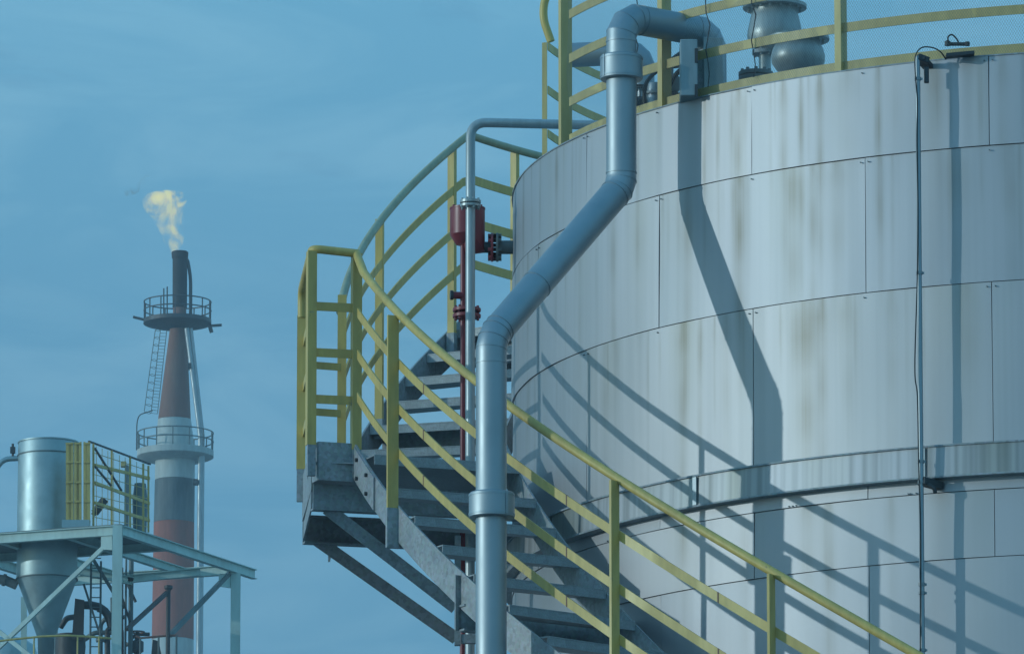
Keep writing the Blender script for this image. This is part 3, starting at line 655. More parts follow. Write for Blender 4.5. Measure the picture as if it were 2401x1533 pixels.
# small jacketed nozzle with dark couplings, hoses
q = at(1535, 250, 35.7); nz_ = thing('roof_nozzle', (q.x, q.y, RIM), 'short pale capped stub on the roof in front of the black hoses', 'pipe stub')
m_ = MB(); zt = at(1535, 196, 35.7).z; m_.lathe([(.036, RIM), (.036, zt-.02), (.03, zt), (.012, zt+.004)], (q.x,q.y,0), 28); part('stub', m_, M['alu'], nz_)
m_ = MB(); m_.flange((q.x,q.y,zt-.05), (0,0,1), .046, .012, 8, .004); part('flange', m_, M['galvd'], nz_)
def valve_small(px, py, Y, name, label, col):
    q = at(px, py, Y); o = thing(name, (q.x,q.y,RIM), label, 'valve'); m = MB(); m.cyl((q.x,q.y,RIM), (q.x,q.y,q.z-.05), .022, 16); m.lathe([(.03,-.06),(.045,-.03),(.045,.01),(.025,.03)], q, 20); part('body', m, col, o)
    m = MB(); m.flange(q+Vector((0,0,-.075)), (0,0,1), .055, .014, 8, .005); part('flange', m, M['dark'], o)
    m = MB(); m.cyl(q+Vector((0,0,.028)), q+Vector((0,0,.075)), .009, 10); part('stem', m, M['bolt'], o)
    m = MB(); pts = [q+Vector((.05*cos(a),.05*sin(a),.078)) for a in np.linspace(0, 2*pi, 21)]; m.tube(pts, .006, 8); m.bar(q+Vector((-.05,0,.078)), q+Vector((.05,0,.078)), .008, .008); part('handwheel', m, M['dark'], o); return o
valve_small(1575, 190, 35.6, 'roof_valve', 'dark little hand valve on the roof just left of the grey box', M['steel2'])
valve_small(1500, 243, 35.75, 'roof_valve', 'squat dark flanged valve low on the roof beside the tall pipe', M['dark'])
def hose(pts, r, label, name='flexible_hose'):
    ps = [at(*p) for p in pts]; sm = []
    for i in range(len(ps)-1):
        a = ps[max(i-1,0)]; b = ps[i]; c = ps[i+1]; d = ps[min(i+2,len(ps)-1)]
        for j in range(8):
            t = j/8; sm.append(.5*((2*b)+(c-a)*t+(2*a-5*b+4*c-d)*t*t+(3*b-a-3*c+d)*t**3))
    sm.append(ps[-1]); m = MB(); m.tube(sm, r, 10); o = part(name, m, M['rubber'], loc=ps[0], ang=60); return props(o, label, 'hose', 'black hoses on the tank roof')
hose([(1512,250,35.5),(1512,205,35.5),(1528,178,35.55),(1552,160,35.6),(1575,140,35.7),(1600,122,35.8)], .010, 'black hose looping up from the squat valve towards the grey box')
hose([(1562,245,35.5),(1566,215,35.5),(1578,185,35.5),(1592,168,35.5),(1602,160,35.6)], .012, 'black hose rising behind the roof post just left of the grey box')

# breather valves
def breather(name, px, Y, label, prof, rimz):
    q = at(px, 100, Y); o = thing(name, (q.x, q.y, RIM), label, 'valve', 'breather valves on the tank roof'); return o, q
oA, qA = breather('breather_valve', 1817, 36.2, 'tall silver breather valve with a wide flanged lid, the higher one on the roof', 0, 0)
zA = lambda py: at(1817, py, 36.2).z
m_ = MB(); m_.lathe([(.035,zA(128)),(.06,zA(122)),(.125,zA(104)),(.136,zA(88)),(.134,zA(75)),(.118,zA(40)),(.109,zA(28)),(.112,zA(22))], (qA.x,qA.y,0), 48); part('body', m_, M['valve'], oA)
m_ = MB(); m_.flange((qA.x,qA.y,zA(17)), (0,0,1), .157, .020, 16, .007, 48); m_.lathe([(.15,zA(12)),(.10,zA(6)),(.03,zA(3))], (qA.x,qA.y,0), 40); part('lid', m_, M['valve'], oA)
m_ = MB(); m_.cyl((qA.x-.05,qA.y,zA(126)), (qA.x-.05,qA.y,RIM), .030, 24); part('neck', m_, M['valve'], oA)
m_ = MB(); m_.flange((qA.x-.05,qA.y,zA(124)), (0,0,1), .062, .020, 8, .006); part('flange', m_, M['galvd'], oA)
m_ = MB(); m_.cyl((qA.x-.02,qA.y-.02,zA(4)), (qA.x-.02,qA.y-.02,zA(-28)), .006, 8); m_.cyl((qA.x+.01,qA.y-.02,zA(4)), (qA.x+.01,qA.y-.02,zA(-28)), .006, 8); part('lifting_eye', m_, M['bolt'], oA)
oB, qB = breather('breather_valve', 1871, 35.7, 'bulging silver breather valve with a flanged lid, the lower one on the roof', 0, 0)
zB = lambda py: at(1871, py, 35.7).z
m_ = MB(); m_.lathe([(.07,RIM),(.075,zB(172)),(.105,zB(164)),(.128,zB(148)),(.131,zB(132)),(.122,zB(116)),(.108,zB(104)),(.106,zB(98))], (qB.x,qB.y,0), 48); part('body', m_, M['valve'], oB)
m_ = MB(); m_.flange((qB.x,qB.y,zB(92)), (0,0,1), .152, .018, 16, .007, 48); m_.lathe([(.14,zB(88)),(.09,zB(83)),(.02,zB(81))], (qB.x,qB.y,0), 40); part('lid', m_, M['valve'], oB)
q = at(1772, 180, 35.4); oN = thing('flanged_nozzle', (q.x,q.y,RIM), 'dark bolted blind flange on the roof below the breather valves', 'flange')
m_ = MB(); m_.cyl((q.x,q.y,RIM), (q.x,q.y,q.z), .05, 24); part('neck', m_, M['dark'], oN)
for dz in (-.012, .012): m_ = MB(); m_.flange((q.x,q.y,q.z+dz), (0,0,1), .083, .019, 10, .008); part('flange', m_, M['steel2'], oN)

# ------------------------------------------------------------------ grey vent pipe and red foam chamber
q = at(1103, 478, 36.7); vt = thing('vent_pipe', (q.x, q.y, 0), 'slim grey pipe beside the stair bending level onto the tank roof', 'pipe')
zt = at(1103, 287, 36.7).z; xr = q.x+.95
m_ = MB(); m_.tube(arc([Vector((q.x,q.y,0)), Vector((q.x,q.y,zt)), Vector((xr,q.y+.10,zt)), Vector((xr,q.y+.10,RIM))], [.085,.06], 10), .0235, 24); part('pipe_run', m_, M['pipe'], vt, ang=50)
for dz in (-.010, .010): m_ = MB(); m_.flange((q.x,q.y,q.z+dz), (0,0,1), .052, .015, 8, .006); part('flange', m_, M['valve'], vt)
q = at(1096, 540, 36.95); fc = thing('foam_chamber', (q.x, q.y, 0), 'dark red pot with a red riser pipe and bolted flange beside the tank wall', 'foam chamber')
zf = lambda py: at(1096, py, 36.95).z
m_ = MB(); r = .087; n = 36; vs = []; fs = []     # pot with an obliquely cut base
for k in range(n):
    a = 2*pi*k/n; x = cos(a); vs.append((q.x+r*cos(a), q.y+r*sin(a), zf(492)))
for k in range(n):
    a = 2*pi*k/n; vs.append((q.x+r*cos(a), q.y+r*sin(a), zf(552) if cos(a) < .2 else zf(552)-(cos(a)-.2)/.8*(zf(552)-zf(592))))
for k in range(n):
    a = 2*pi*k/n; vs.append((q.x-.022+.035*cos(a), q.y+.035*sin(a), zf(574) if cos(a) < .2 else zf(596)))
fs = [(k, (k+1) % n, n+(k+1) % n, n+k) for k in range(n)]+[(n+k, n+(k+1) % n, 2*n+(k+1) % n, 2*n+k) for k in range(n)]+[tuple(range(n-1,-1,-1)), tuple(range(2*n, 3*n))]
m_.add(vs, fs); part('pot', m_, M['red'], fc)
m_ = MB(); m_.flange((q.x,q.y,zf(490)), (0,0,1), .089, .010, 8, .007); part('lid', m_, M['red'], fc)
rx = at(1086, 700, 36.95).x; m_ = MB(); m_.cyl((rx,q.y,zf(572)), (rx,q.y,.0), .0145, 18); part('riser', m_, M['red'], fc)
m_ = MB(); m_.cyl((rx,q.y,zf(693)), (rx-.052,q.y-.01,zf(693)), .018, 18); part('side_stub', m_, M['red'], fc)
m_ = MB(); m_.cyl((rx-.050,q.y-.01,zf(693)), (rx-.064,q.y-.012,zf(693)), .024, 18); part('cap', m_, M['dark'], fc)
for py in (727, 741): m_ = MB(); m_.flange((rx+.018,q.y,zf(py)), (0,0,1), .070, .017, 10, .007); part('flange', m_, M['red'], fc)
zn = zf(580); x0 = q.x+.06; x1 = TX-TR+.03
m_ = MB(); m_.cyl((x0,q.y,zn), (at(1155,580,36.95).x,q.y,zn), .028, 20); part('outlet', m_, M['dark'], fc)
m_ = MB(); m_.cyl((at(1165,580,36.95).x,q.y,zn), (x1,q.y,zn), .034, 24); part('nozzle', m_, M['steel2'], fc)
for px, mt in ((1154, 'red'), (1166, 'steel2')): m_ = MB(); m_.flange((at(px,580,36.95).x,q.y,zn), (1,0,0), .072, .012, 8, .010); part('flange', m_, M[mt], fc)
# ------------------------------------------------------------------ cable conduit on the front of the tank
q = onc(2157, 800, TR+.11); cd = thing('cable_conduit', (q.x,q.y,0), 'thin grey conduit running down the front of the tank with a cable clipped to it', 'conduit')
zc = lambda py: onc(2157, py, TR+.11).z
dxl = (onc(2165,1500,TR+.11).x-onc(2154,160,TR+.11).x)/(zc(1500)-zc(160))
cx = lambda z: q.x+dxl*(z-zc(800))
m_ = MB(); m_.tube([(cx(5.5),q.y,0),(cx(5.5),q.y,5.5),(cx(zc(132)),q.y,zc(132))], .0115, 14); part('conduit', m_, M['alu'], cd)
m_ = MB()
for py in (185, 640, 1082, 1130, 1370, 1390, 1524): z = zc(py); m_.lathe([(.0115,-.007),(.0155,-.007),(.0155,.007),(.0115,.007)], (cx(z),q.y,z), 14); m_.box((cx(z)+.016,q.y,z), (.006,0,0),(0,.004,0),(0,0,.005))
part('clip', m_, M['bolt'], cd)
def cable(ps, r, n=10):
    sm = []
    for i in range(len(ps)-1):
        a = ps[max(i-1,0)]; b = ps[i]; c = ps[i+1]; d = ps[min(i+2,len(ps)-1)]
        for j in range(n): t = j/n; sm.append(.5*((2*b)+(c-a)*t+(2*a-5*b+4*c-d)*t*t+(3*b-a-3*c+d)*t**3))
    sm.append(ps[-1]); m = MB(); m.tube(sm, r, 8); return m
Yc = q.y-.015
part('cable', cable([at(2218,140,Yc+.03), at(2205,122,Yc), at(2185,112,Yc), at(2160,113,Yc), at(2146,135,Yc), at(2147,185,Yc), at(2151,240,Yc), at(2150,330,Yc), at(2152,480,Yc), at(2151,640,Yc), at(2145,860,Yc), at(2151,930,Yc), at(2154,1080,Yc), at(2158,1250,Yc), at(2158,1533,Yc), at(2159,1700,Yc)], .0032), M['rubber'], cd, ang=60)
z = zc(150); m_ = MB(); m_.bar((cx(z)+.01,q.y,z+.03), (cx(z)+.075,q.y+.14,z-.0), .05, .022); m_.bar((cx(z),q.y,z+.034), (cx(z)+.05,q.y+.02,z+.02), .03, .03); m_.abox((cx(z)+.030,q.y+.005,z-.085), (cx(z)+.052,q.y+.03,z-.01)); part('top_bracket', m_, M['dark'], cd, bevel=.003)
z = zc(1130); m_ = MB(); m_.bar((cx(z),q.y,z+.005), (cx(z)+.09,q.y+.075,z-.005), .05, .035); m_.tube([Vector((cx(z)+.03,q.y,z-.01)), Vector((cx(z)+.06,q.y,z-.03)), Vector((cx(z)+.065,q.y+.01,z-.05))], .010, 8); part('lower_bracket', m_, M['dark'], cd, bevel=.003)
z = zc(1139); m_ = MB(); m_.box((cx(z)+.15, q.y+.085, z), (.11,0,0), (0,.02,0), (0,0,.006)); 
qs = at(2250, 102, 34.25); sn = thing('rim_sensor', qs, 'small dark bracket with a looped cable on the rim near the conduit', 'sensor')
a = at(2222,104,34.25); b = at(2268,104,34.25); m_ = MB(); m_.tube([a, b], .009, 10); m_.lathe([(.014,-.008),(.014,.012),(.006,.018)], a, 12); m_.lathe([(.012,-.008),(.012,.010)], b, 12); part('body', m_, M['dark'], sn)
part('cable', cable([at(2224,103,34.24), at(2223,88,34.24), at(2232,82,34.24), at(2243,92,34.24), at(2248,102,34.24)], .004), M['rubber'], sn, ang=60)
a = at(2218,132,34.02); b = at(2284,126,34.02); m_ = MB(); m_.bar(a, b, .06, .014); part('mounting_plate', m_, M['dark'], sn)
# ------------------------------------------------------------------ dust collector on its steel frame (about 150 m away)
YS = 150.0
z0 = at(276, 1240, YS).z
sf = thing('steel_frame', at(276, 1240, YS)*1.0-Vector((0,0,z0)), 'pale green steel platform frame carrying the round dust collector', 'frame')
K0 = lev(283, 1231, z0); K1 = lev(560, 1323, z0); KT = lev(597, 1335, z0); K3 = K0+(lev(0, 1251, z0)-K0)*1.55; dL = (K3-K0); dR = (K1-K0); K2 = K3+dR
BH = .20
def fb(a, b, h=BH, w=.13, mat='frame', name='beam', dz=0): 
    m = MB(); m.ibeam(Vector(a)+Vector((0,0,-h/2+dz)), Vector(b)+Vector((0,0,-h/2+dz)), w, h, .016); return part(name, m, M[mat], sf)
fb(K3, K0); fb(K0+dR.normalized()*.08, KT); fb(K1, K2); fb(K3, K2)
for f in (.30, .66): fb(K0+dL*f+dR*.02, K0+dL*f+dR*.99, .17)
for f in (.42,): fb(K0+dR*f+dL*.02, K0+dR*f+dL*.98, .17)
m_ = MB(); nn = [K0, K0+dR*.42, K3+dR*.42, K3]; m_.hexa([p+Vector((0,0,.004)) for p in nn]+[p+Vector((0,0,.03)) for p in nn]); part('deck', m_, M['steel2'], sf, smooth=False)
def col(p, w=.195, zt=None): m = MB(); zt = z0-.003 if zt is None else zt; m.ibeam(Vector((p.x,p.y,0)), Vector((p.x,p.y,zt)), w, w, .022, up=(0,1,0)); return part('column', m, M['frame'], sf)
cA = K0+Vector((-.06,.03,0)); cB = lev(553, 1321, z0); cC = cA+dL*.93; cD = cB+dL*1.0
for p in (cA, cB, cC, cD): col(p, zt=z0-BH-.003 if p is not cA else z0-.003)
def brace(a, b, w=.085, mat='frame', t=.07): m = MB(); m.bar(a, b, t, w, (0,0,1) if abs((b-a).normalized().z) < .99 else (0,1,0)); return part('brace', m, M[mat], sf)
uL = dL.normalized(); uR = dR.normalized()
def onL(px, py):  # pixel -> point in the left face of the frame
    n = uL.cross(Vector((0,0,1))); d = Vector(ray(px, py)); o = Vector((0,0,CAMZ)); t = (cA-o).dot(n)/d.dot(n); return o+d*t
def onR(px, py):
    n = uR.cross(Vector((0,0,1))); d = Vector(ray(px, py)); o = Vector((0,0,CAMZ)); t = (cA-o).dot(n)/d.dot(n); return o+d*t
brace(onL(262,1265), onL(-40,1553)); brace(onL(-20,1466), onL(70,1536)); 
brace(onR(538,1343), onR(398,1489), .09, 'steel2'); brace(onR(392,1388), onR(297,1475), .075, 'dark')
for pts in (((237,1255),(263,1252),(263,1290),(237,1288)),): m_ = MB(); q = [onL(*p)-Vector((0,.05,0)) for p in pts]; m_.hexa([p for p in q]+[p+Vector((.004,.02,0)) for p in q]); part('gusset_plate', m_, M['frame'], sf, smooth=False)
m_ = MB(); q = [onR(*p) for p in ((515,1344),(543,1344),(543,1378),(515,1374))]; m_.hexa(q+[p+Vector((-.02,.02,0)) for p in q]); part('gusset_plate', m_, M['frame'], sf, smooth=False)
# cross members seen under the platform
zb = z0-.55
for (a, b) in (((188,1338),(312,1362)),((300,1357),(470,1340)),): 
    m_ = MB(); m_.ibeam(at(*a,153.5), at(*b,153.5), .12, .16, .014); part('cross_member', m_, M['frame'], sf)
m_ = MB(); m_.bar(at(212,1300,152.6), at(270,1395,152.6), .05, .07); m_.bar(at(196,1368,152.4), at(232,1480,152.4), .03, .045); part('cross_member', m_, M['steel2'], sf)

# the round collector
DC = YS+1.62; dcx = lambda px, py: at(px, py, DC)
c = dcx(113, 1100); dc = thing('dust_collector', (c.x, c.y, 0), 'silver round dust collector with a cone bottom standing through the platform', 'dust collector')
r = .615; zz = lambda py: dcx(113, py).z
m_ = MB(); m_.lathe([(r*.99, zz(1358)), (r, zz(1355)), (r, zz(1045)), (r*.985, zz(1040))], (c.x,c.y,0), 56); part('body', m_, M['silo'], dc)
m_ = MB(); m_.lathe([(.17, zz(1497)), (r*.985, zz(1358))], (c.x,c.y,0), 56); part('cone', m_, M['silo'], dc)
m_ = MB(); m_.lathe([(.15, zz(1600)), (.17, zz(1497)), (.02, zz(1496))], (c.x,c.y,0), 32); part('outlet', m_, M['steel2'], dc)
for py in (1069, 1358): m_ = MB(); m_.lathe([(r, zz(py)-.012), (r+.016, zz(py)-.012), (r+.016, zz(py)+.012), (r, zz(py)+.012)], (c.x,c.y,0), 56); part('band', m_, M['steel2'], dc)
m_ = MB(); m_.lathe([(r+.01, zz(1040)), (r+.01, zz(1037)), (.1, zz(1031))], (c.x,c.y,0), 56); part('roof', m_, M['silo'], dc)
m_ = MB(); m_.tube(arc([dcx(45,1074), dcx(10,1076), dcx(-8,1095), dcx(-12,1140), dcx(-60,1160)], .12, 6), .055, 16); part('inlet_pipe', m_, M['silo'], dc)
m_ = MB(); m_.tube([dcx(30,1077), dcx(30,1040)], .025, 8); m_.abox(dcx(24,1062)-Vector((0,.05,0)), dcx(36,1048)+Vector((0,.05,0))); part('inlet_valve', m_, M['dark'], dc)
m_ = MB(); m_.tube([dcx(136,1040), dcx(136,1027)], .02, 8); part('vent_stub', m_, M['dark'], dc)
m_ = MB(); m_.tube([dcx(-20,1354), dcx(14,1360), dcx(40,1371)], .10, 20); m_.lathe([(.10,-.03),(.125,-.03),(.125,.03),(.10,.03)], dcx(10,1359), 20, (1,0,-.2)); part('side_duct', m_, M['steel2'], dc)
# yellow guards on the platform
yg = thing('yellow_guard_fence', lev(215, 1235, z0), 'yellow steel guard fence on the platform beside the dust collector', 'fence')
YF = YS+.35
def yb(a, b, w=.05, name='bar', mat='yellow', t=.04): m = MB(); m.bar(a, b, t, w, (0,0,1) if abs((Vector(b)-Vector(a)).normalized().z) < .9 else (0,1,0)); return part(name, m, M[mat], yg)
Ef = at(210,1036,YF)
def onE0(px, py):
    n = uR.cross(Vector((0,0,1))); d = Vector(ray(px, py)); o = Vector((0,0,CAMZ)); t = (Ef+Vector((.02,.06,0))-o).dot(n)/d.dot(n); return o+d*t
fpx = [(157,1038,1228),(170,1037,1227),(176,1037,1227),(189,1036,1226),(198,1036,1226),(209,1035,1226)]
for x, y0, y1 in fpx: yb(at(x,y0,YF), at(x,y1,YF), .055, 'upright')
for (xa, xb) in ((154,172),(174,191),(196,212)):
    for y in (1040,1084,1131,1176,1222): yb(at(xa,y,YF-.03), at(xb,y-1,YF-.03), .035, 'rung')
for (xa, xb) in ((157,170),(176,189)):
    m_ = MB(); 
    m_.bar(at((xa+xb)/2,1040,YF+.03), at((xa+xb)/2,1226,YF+.03), (xb-xa)/119.0, .006, (0,1,0)); part('infill_panel', m_, M['yellow2'], yg, smooth=False)
for x in (160.5,164,167.5,179.5,182.5,186,201,205): yb(at(x,1040,YF-.02), at(x,1226,YF-.02), .014, 'wire')
for k in range(9): yb(onE0(226+k*13.5,1046+k*5.2), onE0(226+k*13.5,1233+k*1.6), .012, 'wire', 'yellow2', .012)
for k in range(7): yb(onE0(222,1062+k*25), onE0(348,1103+k*22), .012, 'wire', 'yellow2', .012)
m_ = MB(); m_.abox(at(145,1236,YF-.1), at(212,1225,YF+.25)); part('kerb', m_, M['silo'], yg)
def onE(px, py):  # right flank of the guard, parallel to the platform's right edge
    n = uR.cross(Vector((0,0,1))); d = Vector(ray(px, py)); o = Vector((0,0,CAMZ)); t = (Ef-o).dot(n)/d.dot(n); return o+d*t
for x, y0, y1 in ((219,1040,1232),(262,1056,1238),(305,1071,1243),(336,1087,1247),(348,1092,1247)): yb(onE(x,y0), onE(x,y1), .085, 'upright')
yb(onE(208,1034), onE(352,1088), .03, 'top_bar', 'dark')
for (ya, yb_) in ((1090,1121),(1131,1180),(1178,1220)): yb(onE(222,ya), onE(350,yb_), .06, 'rail')
for a, b in (((222,1050),(285,1150)),((222,1092),(262,1140))): yb(onE(*a), onE(*b), .03, 'strut', 'dark')
# machinery behind the guard
mq = at(296,1160,154.5); mg = thing('screw_feeder', Vector((mq.x,mq.y,z0)), 'dull feeder column with a cap standing behind the yellow guard fence', 'machine')
m_ = MB(); m_.abox(at(291,1238,154.4), at(303,1096,154.7)); part('casing', m_, M['steel2'], mg); m_ = MB(); m_.abox(at(283,1092,154.4), at(297,1085,154.6)); part('cap', m_, M['yellow2'], mg)
m_ = MB(); m_.lathe([(.14,-.5),(.16,.2),(.12,.55)], at(328,1195,154.8), 20); part('drum', m_, M['steel2'], mg)
mq = at(234,1185,152.9); mo = thing('motor', mq, 'small dark motor hanging behind the corner of the yellow guard fence', 'motor')
m_ = MB(); m_.tube([at(222,1202,152.9), at(246,1170,152.9)], .085, 14); part('casing', m_, M['dark'], mo); m_ = MB(); m_.tube([at(218,1207,152.9), at(222,1202,152.9)], .05, 12); part('end_cap', m_, M['steel2'], mo)
# clutter under the platform
fq = at(190,1440,153); fn = thing('fan_blower', Vector((fq.x,fq.y,0)), 'dark blower casing with a bent duct beside the cone of the dust collector', 'blower')
m_ = MB(); m_.hexa([at(168,1500,152.8),at(196,1500,152.8),at(196,1500,153.4),at(168,1500,153.4),at(176,1402,152.8),at(198,1406,152.8),at(198,1406,153.4),at(176,1402,153.4)]); part('casing', m_, M['dark'], fn)
m_ = MB(); m_.tube([at(195,1418,153),at(214,1418,153),at(232,1422,153),at(246,1432,153),at(256,1446,153),at(262,1470,153)], .085, 16); part('duct', m_, M['dark'], fn)
for (a, b) in (((212,1408),(212,1428)),((234,1414),(230,1434))): m_ = MB(); m_.cyl(at(*a,153), at(*b,153), .03, 8); part('flange', m_, M['steel2'], fn)
m_ = MB(); m_.lathe([(.30,0),(.32,.25),(.30,.5)], at(164,1533,153.2)-Vector((0,0,.1)), 24); part('drum', m_, M['dark'], fn)
lq = at(222,1450,152.3); ld = thing('caged_ladder', Vector((lq.x,lq.y,0)), 'thin steel ladder rising to the platform between the cone and the near column', 'ladder')
for x in (214, 237): m_ = MB(); p = at(x,1300,152.3); m_.tube([Vector((p.x,p.y,z0-.25)), Vector((p.x,p.y,z0-4.2))], .022, 8); part('stile', m_, M['steel2'], ld)
for k in range(11): m_ = MB(); y = 1308+k*23; m_.cyl(at(214,y,152.3), at(237,y,152.3), .012, 6); part('rung', m_, M['steel2'], ld)
pq = at(301,1450,153.6); pp = thing('pipe_riser', Vector((pq.x,pq.y,0)), 'pair of thin risers just right of the near column', 'pipe')
for x, r_ in ((296,.022),(308,.05)): m_ = MB(); a = at(x,1310,153.6); m_.tube([Vector((a.x,a.y,0)), a], r_, 10); part('riser', m_, M['steel2'], pp)
m_ = MB(); m_.bar(at(286,1400,153.5), at(306,1460,153.5), .03, .05); part('strut', m_, M['dark'], pp)
hq = at(395,1450,151); hp = thing('capped_post', Vector((hq.x,hq.y,0)), 'dark capped pipe post in front of the red part of the flare stack', 'post')
m_ = MB(); a = at(395,1376,151.5); m_.tube([Vector((a.x,a.y,0)), a], .045, 12); part('shaft', m_, M['dark'], hp); m_ = MB(); m_.lathe([(.05,-.06),(.085,-.03),(.085,.03),(.05,.04)], a, 14); part('cap', m_, M['dark'], hp)
wq = at(120,1500,149.2); wr = thing('walkway_railing', Vector((wq.x,wq.y,0)), 'thin yellow curved railing below the cone of the dust collector', 'railing')
m_ = MB(); m_.tube([at(-20,1504,149.2), at(40,1497,149.2), at(100,1491,149.2), at(160,1489,149.2), at(230,1493,149.6), at(270,1497,150.3)], .022, 10); part('top_rail', m_, M['yellow'], wr)
for x, y in ((80,1493),(182,1489),(232,1493)): m_ = MB(); a = at(x,y,149.3); m_.cyl(a, a-Vector((0,0,1.1)), .016, 8); part('post', m_, M['yellow'], wr)
w2 = at(370,1500,151.5); wb = thing('walkway_railing', Vector((w2.x,w2.y,0)), 'rusty dark railing with a small machine at the foot of the capped post', 'railing')
m_ = MB(); m_.tube([at(318,1490,151.5), at(330,1495,151.5), at(362,1492,151.5), at(414,1488,151.5)], .022, 8); part('top_rail', m_, M['rust'], wb)
for x, y in ((329,1495),(414,1488),(372,1492)): m_ = MB(); a = at(x,y,151.5); m_.cyl(a, a-Vector((0,0,1.2)), .02, 8); part('post', m_, M['steel2'], wb)
m_ = MB(); m_.hexa([at(352,1560,151.7),at(384,1560,151.7),at(384,1560,152.2),at(352,1560,152.2),at(358,1498,151.7),at(372,1502,151.7),at(372,1502,152.2),at(358,1498,152.2)]); part('machine_casing', m_, M['dark'], wb)
# pipework and a valve block crowded behind the near column
pk = at(262,1500,153.9); pw = thing('pipe_rack', Vector((pk.x,pk.y,0)), 'tangle of dark process pipes low down behind the near column of the frame', 'pipework')
for pts_, r_, mt in (([(236,1560),(236,1462),(250,1446),(292,1446)],.045,'steel2'), ([(252,1560),(252,1474),(284,1474),(284,1560)],.06,'dark'), ([(262,1400),(262,1446)],.03,'steel2'), ([(272,1320),(272,1440)],.025,'dark'), ([(306,1560),(306,1496),(322,1486),(350,1486)],.04,'dark'), ([(142,1470),(156,1448),(172,1446)],.06,'dark'), ([(196,1500),(222,1482),(264,1482)],.05,'steel2'), ([(318,1410),(292,1352)],.03,'dark'), ([(286,1330),(286,1560)],.03,'rust')):
    m_ = MB(); P_ = [at(x_,y_,153.9+.1*(x_%3)) for x_, y_ in pts_]; m_.tube(arc(P_, .08, 4) if len(P_) > 2 else P_, r_, 12); part('pipe_run', m_, M[mt], pw)
for (x_, y_) in ((250,1446),(268,1474),(306,1510),(236,1500),(286,1420)):
    m_ = MB(); m_.flange(at(x_,y_,153.9), (1,0,0) if y_ in (1446,1474) else (0,0,1), .10, .05, 8, .012); part('flange', m_, M['steel2'], pw)
vb = at(322,1515,153.7); vk = thing('valve_block', Vector((vb.x,vb.y,0)), 'squat dark valve block with a hand wheel at the foot of the thin risers', 'valve')
m_ = MB(); m_.lathe([(.06,-.6),(.06,-.15),(.13,-.1),(.13,.1),(.06,.14),(.04,.3)], vb, 16); part('body', m_, M['dark'], vk)
m_ = MB(); m_.tube([vb+Vector((.14*cos(a),.14*sin(a),.3)) for a in np.linspace(0,2*pi,17)], .018, 6, cap=False); part('hand_wheel', m_, M['rust'], vk)
# pale storage dome top, bottom left corner
sq = at(20,1560,158); dm = thing('storage_drum', Vector((sq.x,sq.y,0)), 'pale rounded drum top showing at the lower left behind the braces', 'drum')
m_ = MB(); m_.lathe([(.62,-3),(.62,.2),(.55,.42),(.36,.56),(.02,.62)], sq, 32); part('shell', m_, M['silo'], dm)
m_ = MB(); m_.bar(at(56,1400,156), at(56,1600,156), .12, .12, (0,1,0)); part('leg', m_, M['frame'], dm)

# ------------------------------------------------------------------ flare stack (about 390 m away)
YT = 390.0
fa = lambda px, py: at(px, py, YT)
sx = fa(410, 1250).x; fs_ = thing('flare_stack', (sx, YT, 0), 'tall red, white and charcoal banded flare stack with two round platforms', 'flare stack')
PXM = (fa(500,1000)-fa(400,1000)).length/100
zt = lambda py: fa(410, py).z
def sect(pts, mat, name='mast_section'):   # pts: (centre px, radius px, py)
    m = MB(); n = 40; vs = []; fs = []
    for cx_, rp_, py in pts:
        x = fa(cx_, py).x
        for k in range(n): a = 2*pi*k/n; vs.append((x+rp_*PXM*cos(a), YT+rp_*PXM*sin(a), zt(py)))
    for i in range(len(pts)-1):
        for k in range(n): a, b = i*n+k, i*n+(k+1) % n; fs.append((a, b, b+n, a+n))
    fs += [tuple(range(n-1,-1,-1)), tuple((len(pts)-1)*n+k for k in range(n))]
    m.add(vs, fs); return part(name, m, M[mat], fs_)
bx0 = fa(405, 1533).x
m_ = MB()
sect([(402,50,4200),(405,49,1500)], 'wstack'); sect([(405,49,1499.5),(408,47.5,1226)], 'rstack'); sect([(408,47.5,1225.5),(410,47,1126)], 'kstack'); sect([(410,46.8,1125.5),(410.5,46.5,1070)], 'wstack')
sect([(410.5,46.5,1056),(409,39,984)], 'wstack'); sect([(409,38.5,983.5),(418,20,772)], 'rust'); sect([(421,16,748),(421.5,15.5,722)], 'rust')
sect([(421.5,17,721),(422,17.5,590)], 'soot', 'flare_tip'); sect([(422,19,606),(422,20,592)], 'soot', 'wind_shield')
def platform(cx_, cy_, rp_, th, rail_py, mat, stiff):
    x = fa(cx_, cy_).x; z = zt(cy_); r_ = rp_*PXM; m = MB(); m.lathe([(r_*.45,-th*1.5),(r_*.80,-th*1.35),(r_*.97,-th),(r_,-th*.9),(r_,0),(r_*.3,.02)], (x,YT,z), 48); o = part('platform', m, M[mat], fs_)
    h = zt(rail_py)-zt(rail_py+42)
    for f in (1.0, .52): m = MB(); m.tube([(x+r_*.985*cos(a), YT+r_*.985*sin(a), z+h*f) for a in np.linspace(0, 2*pi, 49)], .035, 6, cap=False); part('rail', m, M['dark'] if mat != 'wstack' else M['steel2'], o)
    for k in range(14): a = 2*pi*k/14+.2; m = MB(); p = Vector((x+r_*.985*cos(a), YT+r_*.985*sin(a), z)); m.cyl(p, p+Vector((0,0,h)), .032, 6); part('rail_post', m, M['dark'] if mat != 'wstack' else M['steel2'], o)
    return o
p1 = platform(416, 750, 80, .24, 692, 'dark', 0); p2 = platform(411, 1057, 90, .36, 1008, 'wstack', 0)
m_ = MB()
for a, b in (((312,743),(340,750)),((492,764),(520,762))): m = MB(); m.bar(fa(*a), fa(*b), .14, .12); part('lightning_arm', m, M['dark'], p1)
m = MB(); m.bar(fa(492,765), fa(496,779), .2, .2, (0,1,0)); part('fitting', m, M['dark'], p1)
